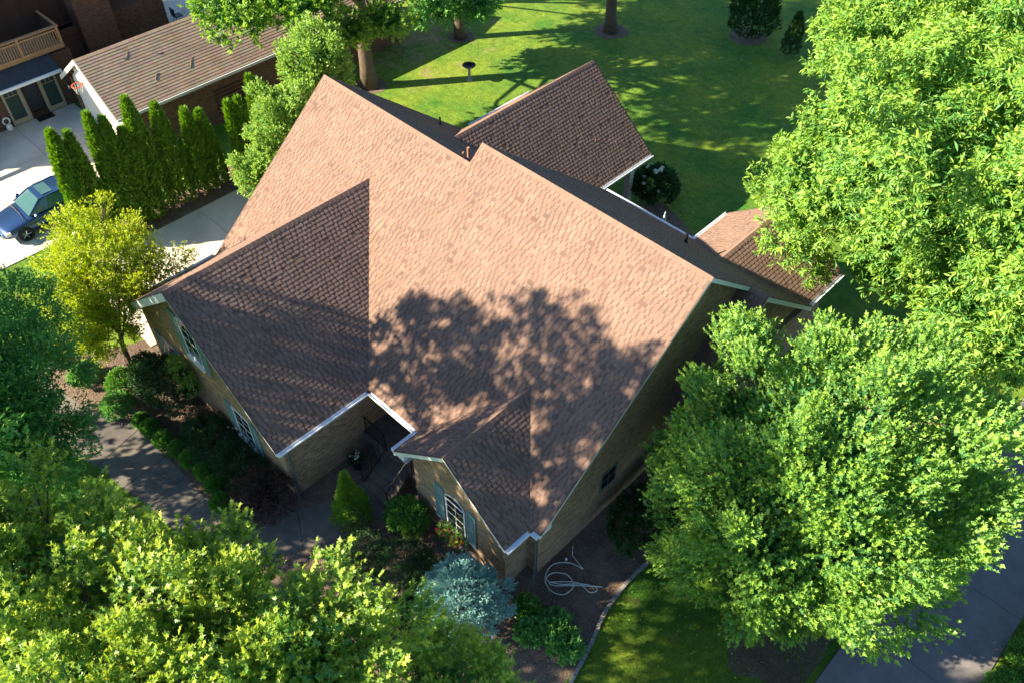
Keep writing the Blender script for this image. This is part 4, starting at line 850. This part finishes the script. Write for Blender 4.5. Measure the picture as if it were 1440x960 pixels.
tree('left_tree', 'fine leaved green tree in shade along the left edge below the car', 'tree', (-5.4,-15.6,0), (-5.0,-15.2,5.5), .13,
     [(-4.2,-15.0,5.0,2.1,2.0,2.2,1),(-6.8,-14.0,4.8,2.1,2.0,2.2,.9),(-2.6,-15.4,4.2,1.5,1.4,1.6,.5),(-5.0,-16.5,5,2.4,2.4,2.2,.6)], 150, .42, 46, 'L_mid', L=.35, k=9, zmin=-.5, upb=.4, jit=.7, seed=9, lensz=.1, wr=.5)
tree('pin_oak', 'near pin oak with yellow-green tips filling the lower left corner', 'tree', (7.4,-17.5,0), (7.4,-17.0,11), .3,
     [(9.3,-16.6,10.0,2.7,2.3,2.9,1),(6.4,-17.2,9.9,2.1,2.1,2.6,.8),(10.6,-14.5,10.2,1.9,1.7,2.4,.8),(4.8,-17.2,9.6,1.8,1.9,2.4,.6),(8.2,-15.0,9.6,1.8,1.6,2.0,.5),(4.0,-18.3,11.9,1.8,1.8,1.8,.4)], 205, .42, 60, 'L_oak', L=.4, k=9, tpl='oak', zmin=-.35, upb=.75, jit=1.5, st=1.7, fill=.7, seed=10, lensz=.125, wr=.7, ang=(30,75), nl=80)
tree('pin_oak', 'pin oak branch tops in the bottom middle in front of the blue spruce', 'tree', (12.6,-13.6,0), (12.4,-13.5,8.3), .16,
     [(12.0,-12.6,7.6,1.5,1.4,1.7,1),(13.4,-11.9,6.6,1.0,1.0,1.2,.4)], 48, .34, 44, 'L_oak', L=.35, k=9, tpl='oak', zmin=-.3, upb=.8, jit=.8, st=1.5, seed=11, lensz=.115, wr=.55, ang=(30,75))
# tall trees left of the frame that shade the roofs and front beds
tree('street_tree', 'tall tree outside the left edge that casts the left lobe of shadow on the roof', 'tree', (-9,-19.5,0), (-9,-19.3,14.5), .32,
     [(-8.5,-19,15.4,1.7,1.7,1.7,.3),(-9.3,-19,9.2,3.1,3.1,3.1,1)], 120, .6, 26, 'L_mid', L=.45, k=8, zmin=-.6, jit=.35, seed=13, lensz=.17, wr=.6)
tree('street_tree', 'tall tree outside the left edge that casts the right lobe of shadow on the roof', 'tree', (-4.6,-19.5,0), (-4.6,-19.3,15.5), .32,
     [(-5.8,-19,17.0,2.2,2.2,2.2,.45),(-3.1,-19,16.2,2.5,2.5,2.5,.5),(-5.8,-19,11.2,3.8,3.8,3.8,1.1)], 160, .6, 19, 'L_mid', L=.45, k=8, zmin=-.6, jit=.35, seed=14, lensz=.17, wr=.6)

tree('street_tree', 'tall tree outside the left edge that shades the near side of the round maple', 'tree', (-1.2,-19.8,0), (-1.0,-19.6,15), .3,
     [(-.5,-19,16.9,3.1,3.1,3.1,1.2),(-1,-19,10.4,3.6,3.6,3.6,1),(-2.8,-20.3,5.5,2.5,2.3,2.3,.4),(-6.2,-19.8,5.3,2.4,2.3,2.3,.4),(-9.4,-19.4,5.4,2.4,2.3,2.3,.4)], 260, .6, 19, 'L_mid', L=.45, k=8, zmin=-.6, jit=.35, seed=15, lensz=.18, wr=.6)

# ---------------------------------------------------------------- loose stuff: mulch chips and grass blades
def inside(P, poly):
    x, y = P[:,0], P[:,1]; c = np.zeros(len(P), bool); q = np.array(poly); j = len(q)-1
    for i in range(len(q)):
        cond = ((q[i,1] > y) != (q[j,1] > y)) & (x < (q[j,0]-q[i,0])*(y-q[i,1])/(q[j,1]-q[i,1]+1e-12)+q[i,0]); c ^= cond; j = i
    return c
K = 60000; XY = np.stack([rng.uniform(-12, 12, K), rng.uniform(-14.8, -1, K)], 1); XY = XY[inside(XY, bedL)]
walkpoly = [tuple(edgepts(i)[0]) for i in range(len(ctr))]+[tuple(edgepts(i)[1]) for i in range(len(ctr)-1, -1, -1)]
XY = XY[~inside(XY, walkpoly)]; k = len(XY)
ang = rng.uniform(0, 2*np.pi, k); d = np.stack([np.cos(ang), np.sin(ang), rng.normal(size=k)*.15], 1); ln = rng.uniform(.03, .085, k)
co = leaf_obj('mulch_chips', M['chip'], np.hstack([XY, np.full((k,1), .012)+rng.uniform(0,.02,(k,1))]), d, norm(np.array((0,0,1))+rng.normal(size=(k,3))*.35), ln, ln*.4, rng.uniform(0,1,k), kind='stuff')
K = 2600; XY = np.concatenate([np.stack([rng.uniform(-22, 4, 2000), rng.uniform(9, 30, 2000)], 1), np.stack([rng.uniform(10, 16.5, 600), rng.uniform(-12, 3, 600)], 1)])
ang = rng.uniform(0, 2*np.pi, K); ln = rng.uniform(.04, .09, K)
leaf_obj('fallen_leaves', M['L_pale'], np.hstack([XY, np.full((K,1), .03)]), np.stack([np.cos(ang), np.sin(ang), rng.normal(size=K)*.3], 1), norm(np.array((0,0,1))+rng.normal(size=(K,3))*.4), ln, ln*.6, rng.uniform(.3,1.4,K), kind='stuff')
K = 170000; XY = np.stack([rng.uniform(9.5, 17, K), rng.uniform(-14, 8, K)], 1)
XY = XY[~inside(XY, bedL) & (XY[:,0] < 16.65)]
XY2 = np.stack([rng.uniform(-7, 1, 26000), rng.uniform(-18, -11.5, 26000)], 1); XY2 = XY2[~inside(XY2, bedL) & ~inside(XY2, walkpoly)]
XY3 = np.stack([rng.uniform(20.2, 23, 26000), rng.uniform(-4, 9, 26000)], 1); XY = np.concatenate([XY, XY2, XY3]); k = len(XY)
d = norm(np.array((0,0,1.))+rng.normal(size=(k,3))*.45); ln = rng.uniform(.035, .085, k)
leaf_obj('grass_blades', M['L_grass'], np.hstack([XY, np.zeros((k,1))]), d, rdir(k), ln, ln*.16, .45+rng.normal(size=k)*.25, kind='stuff')
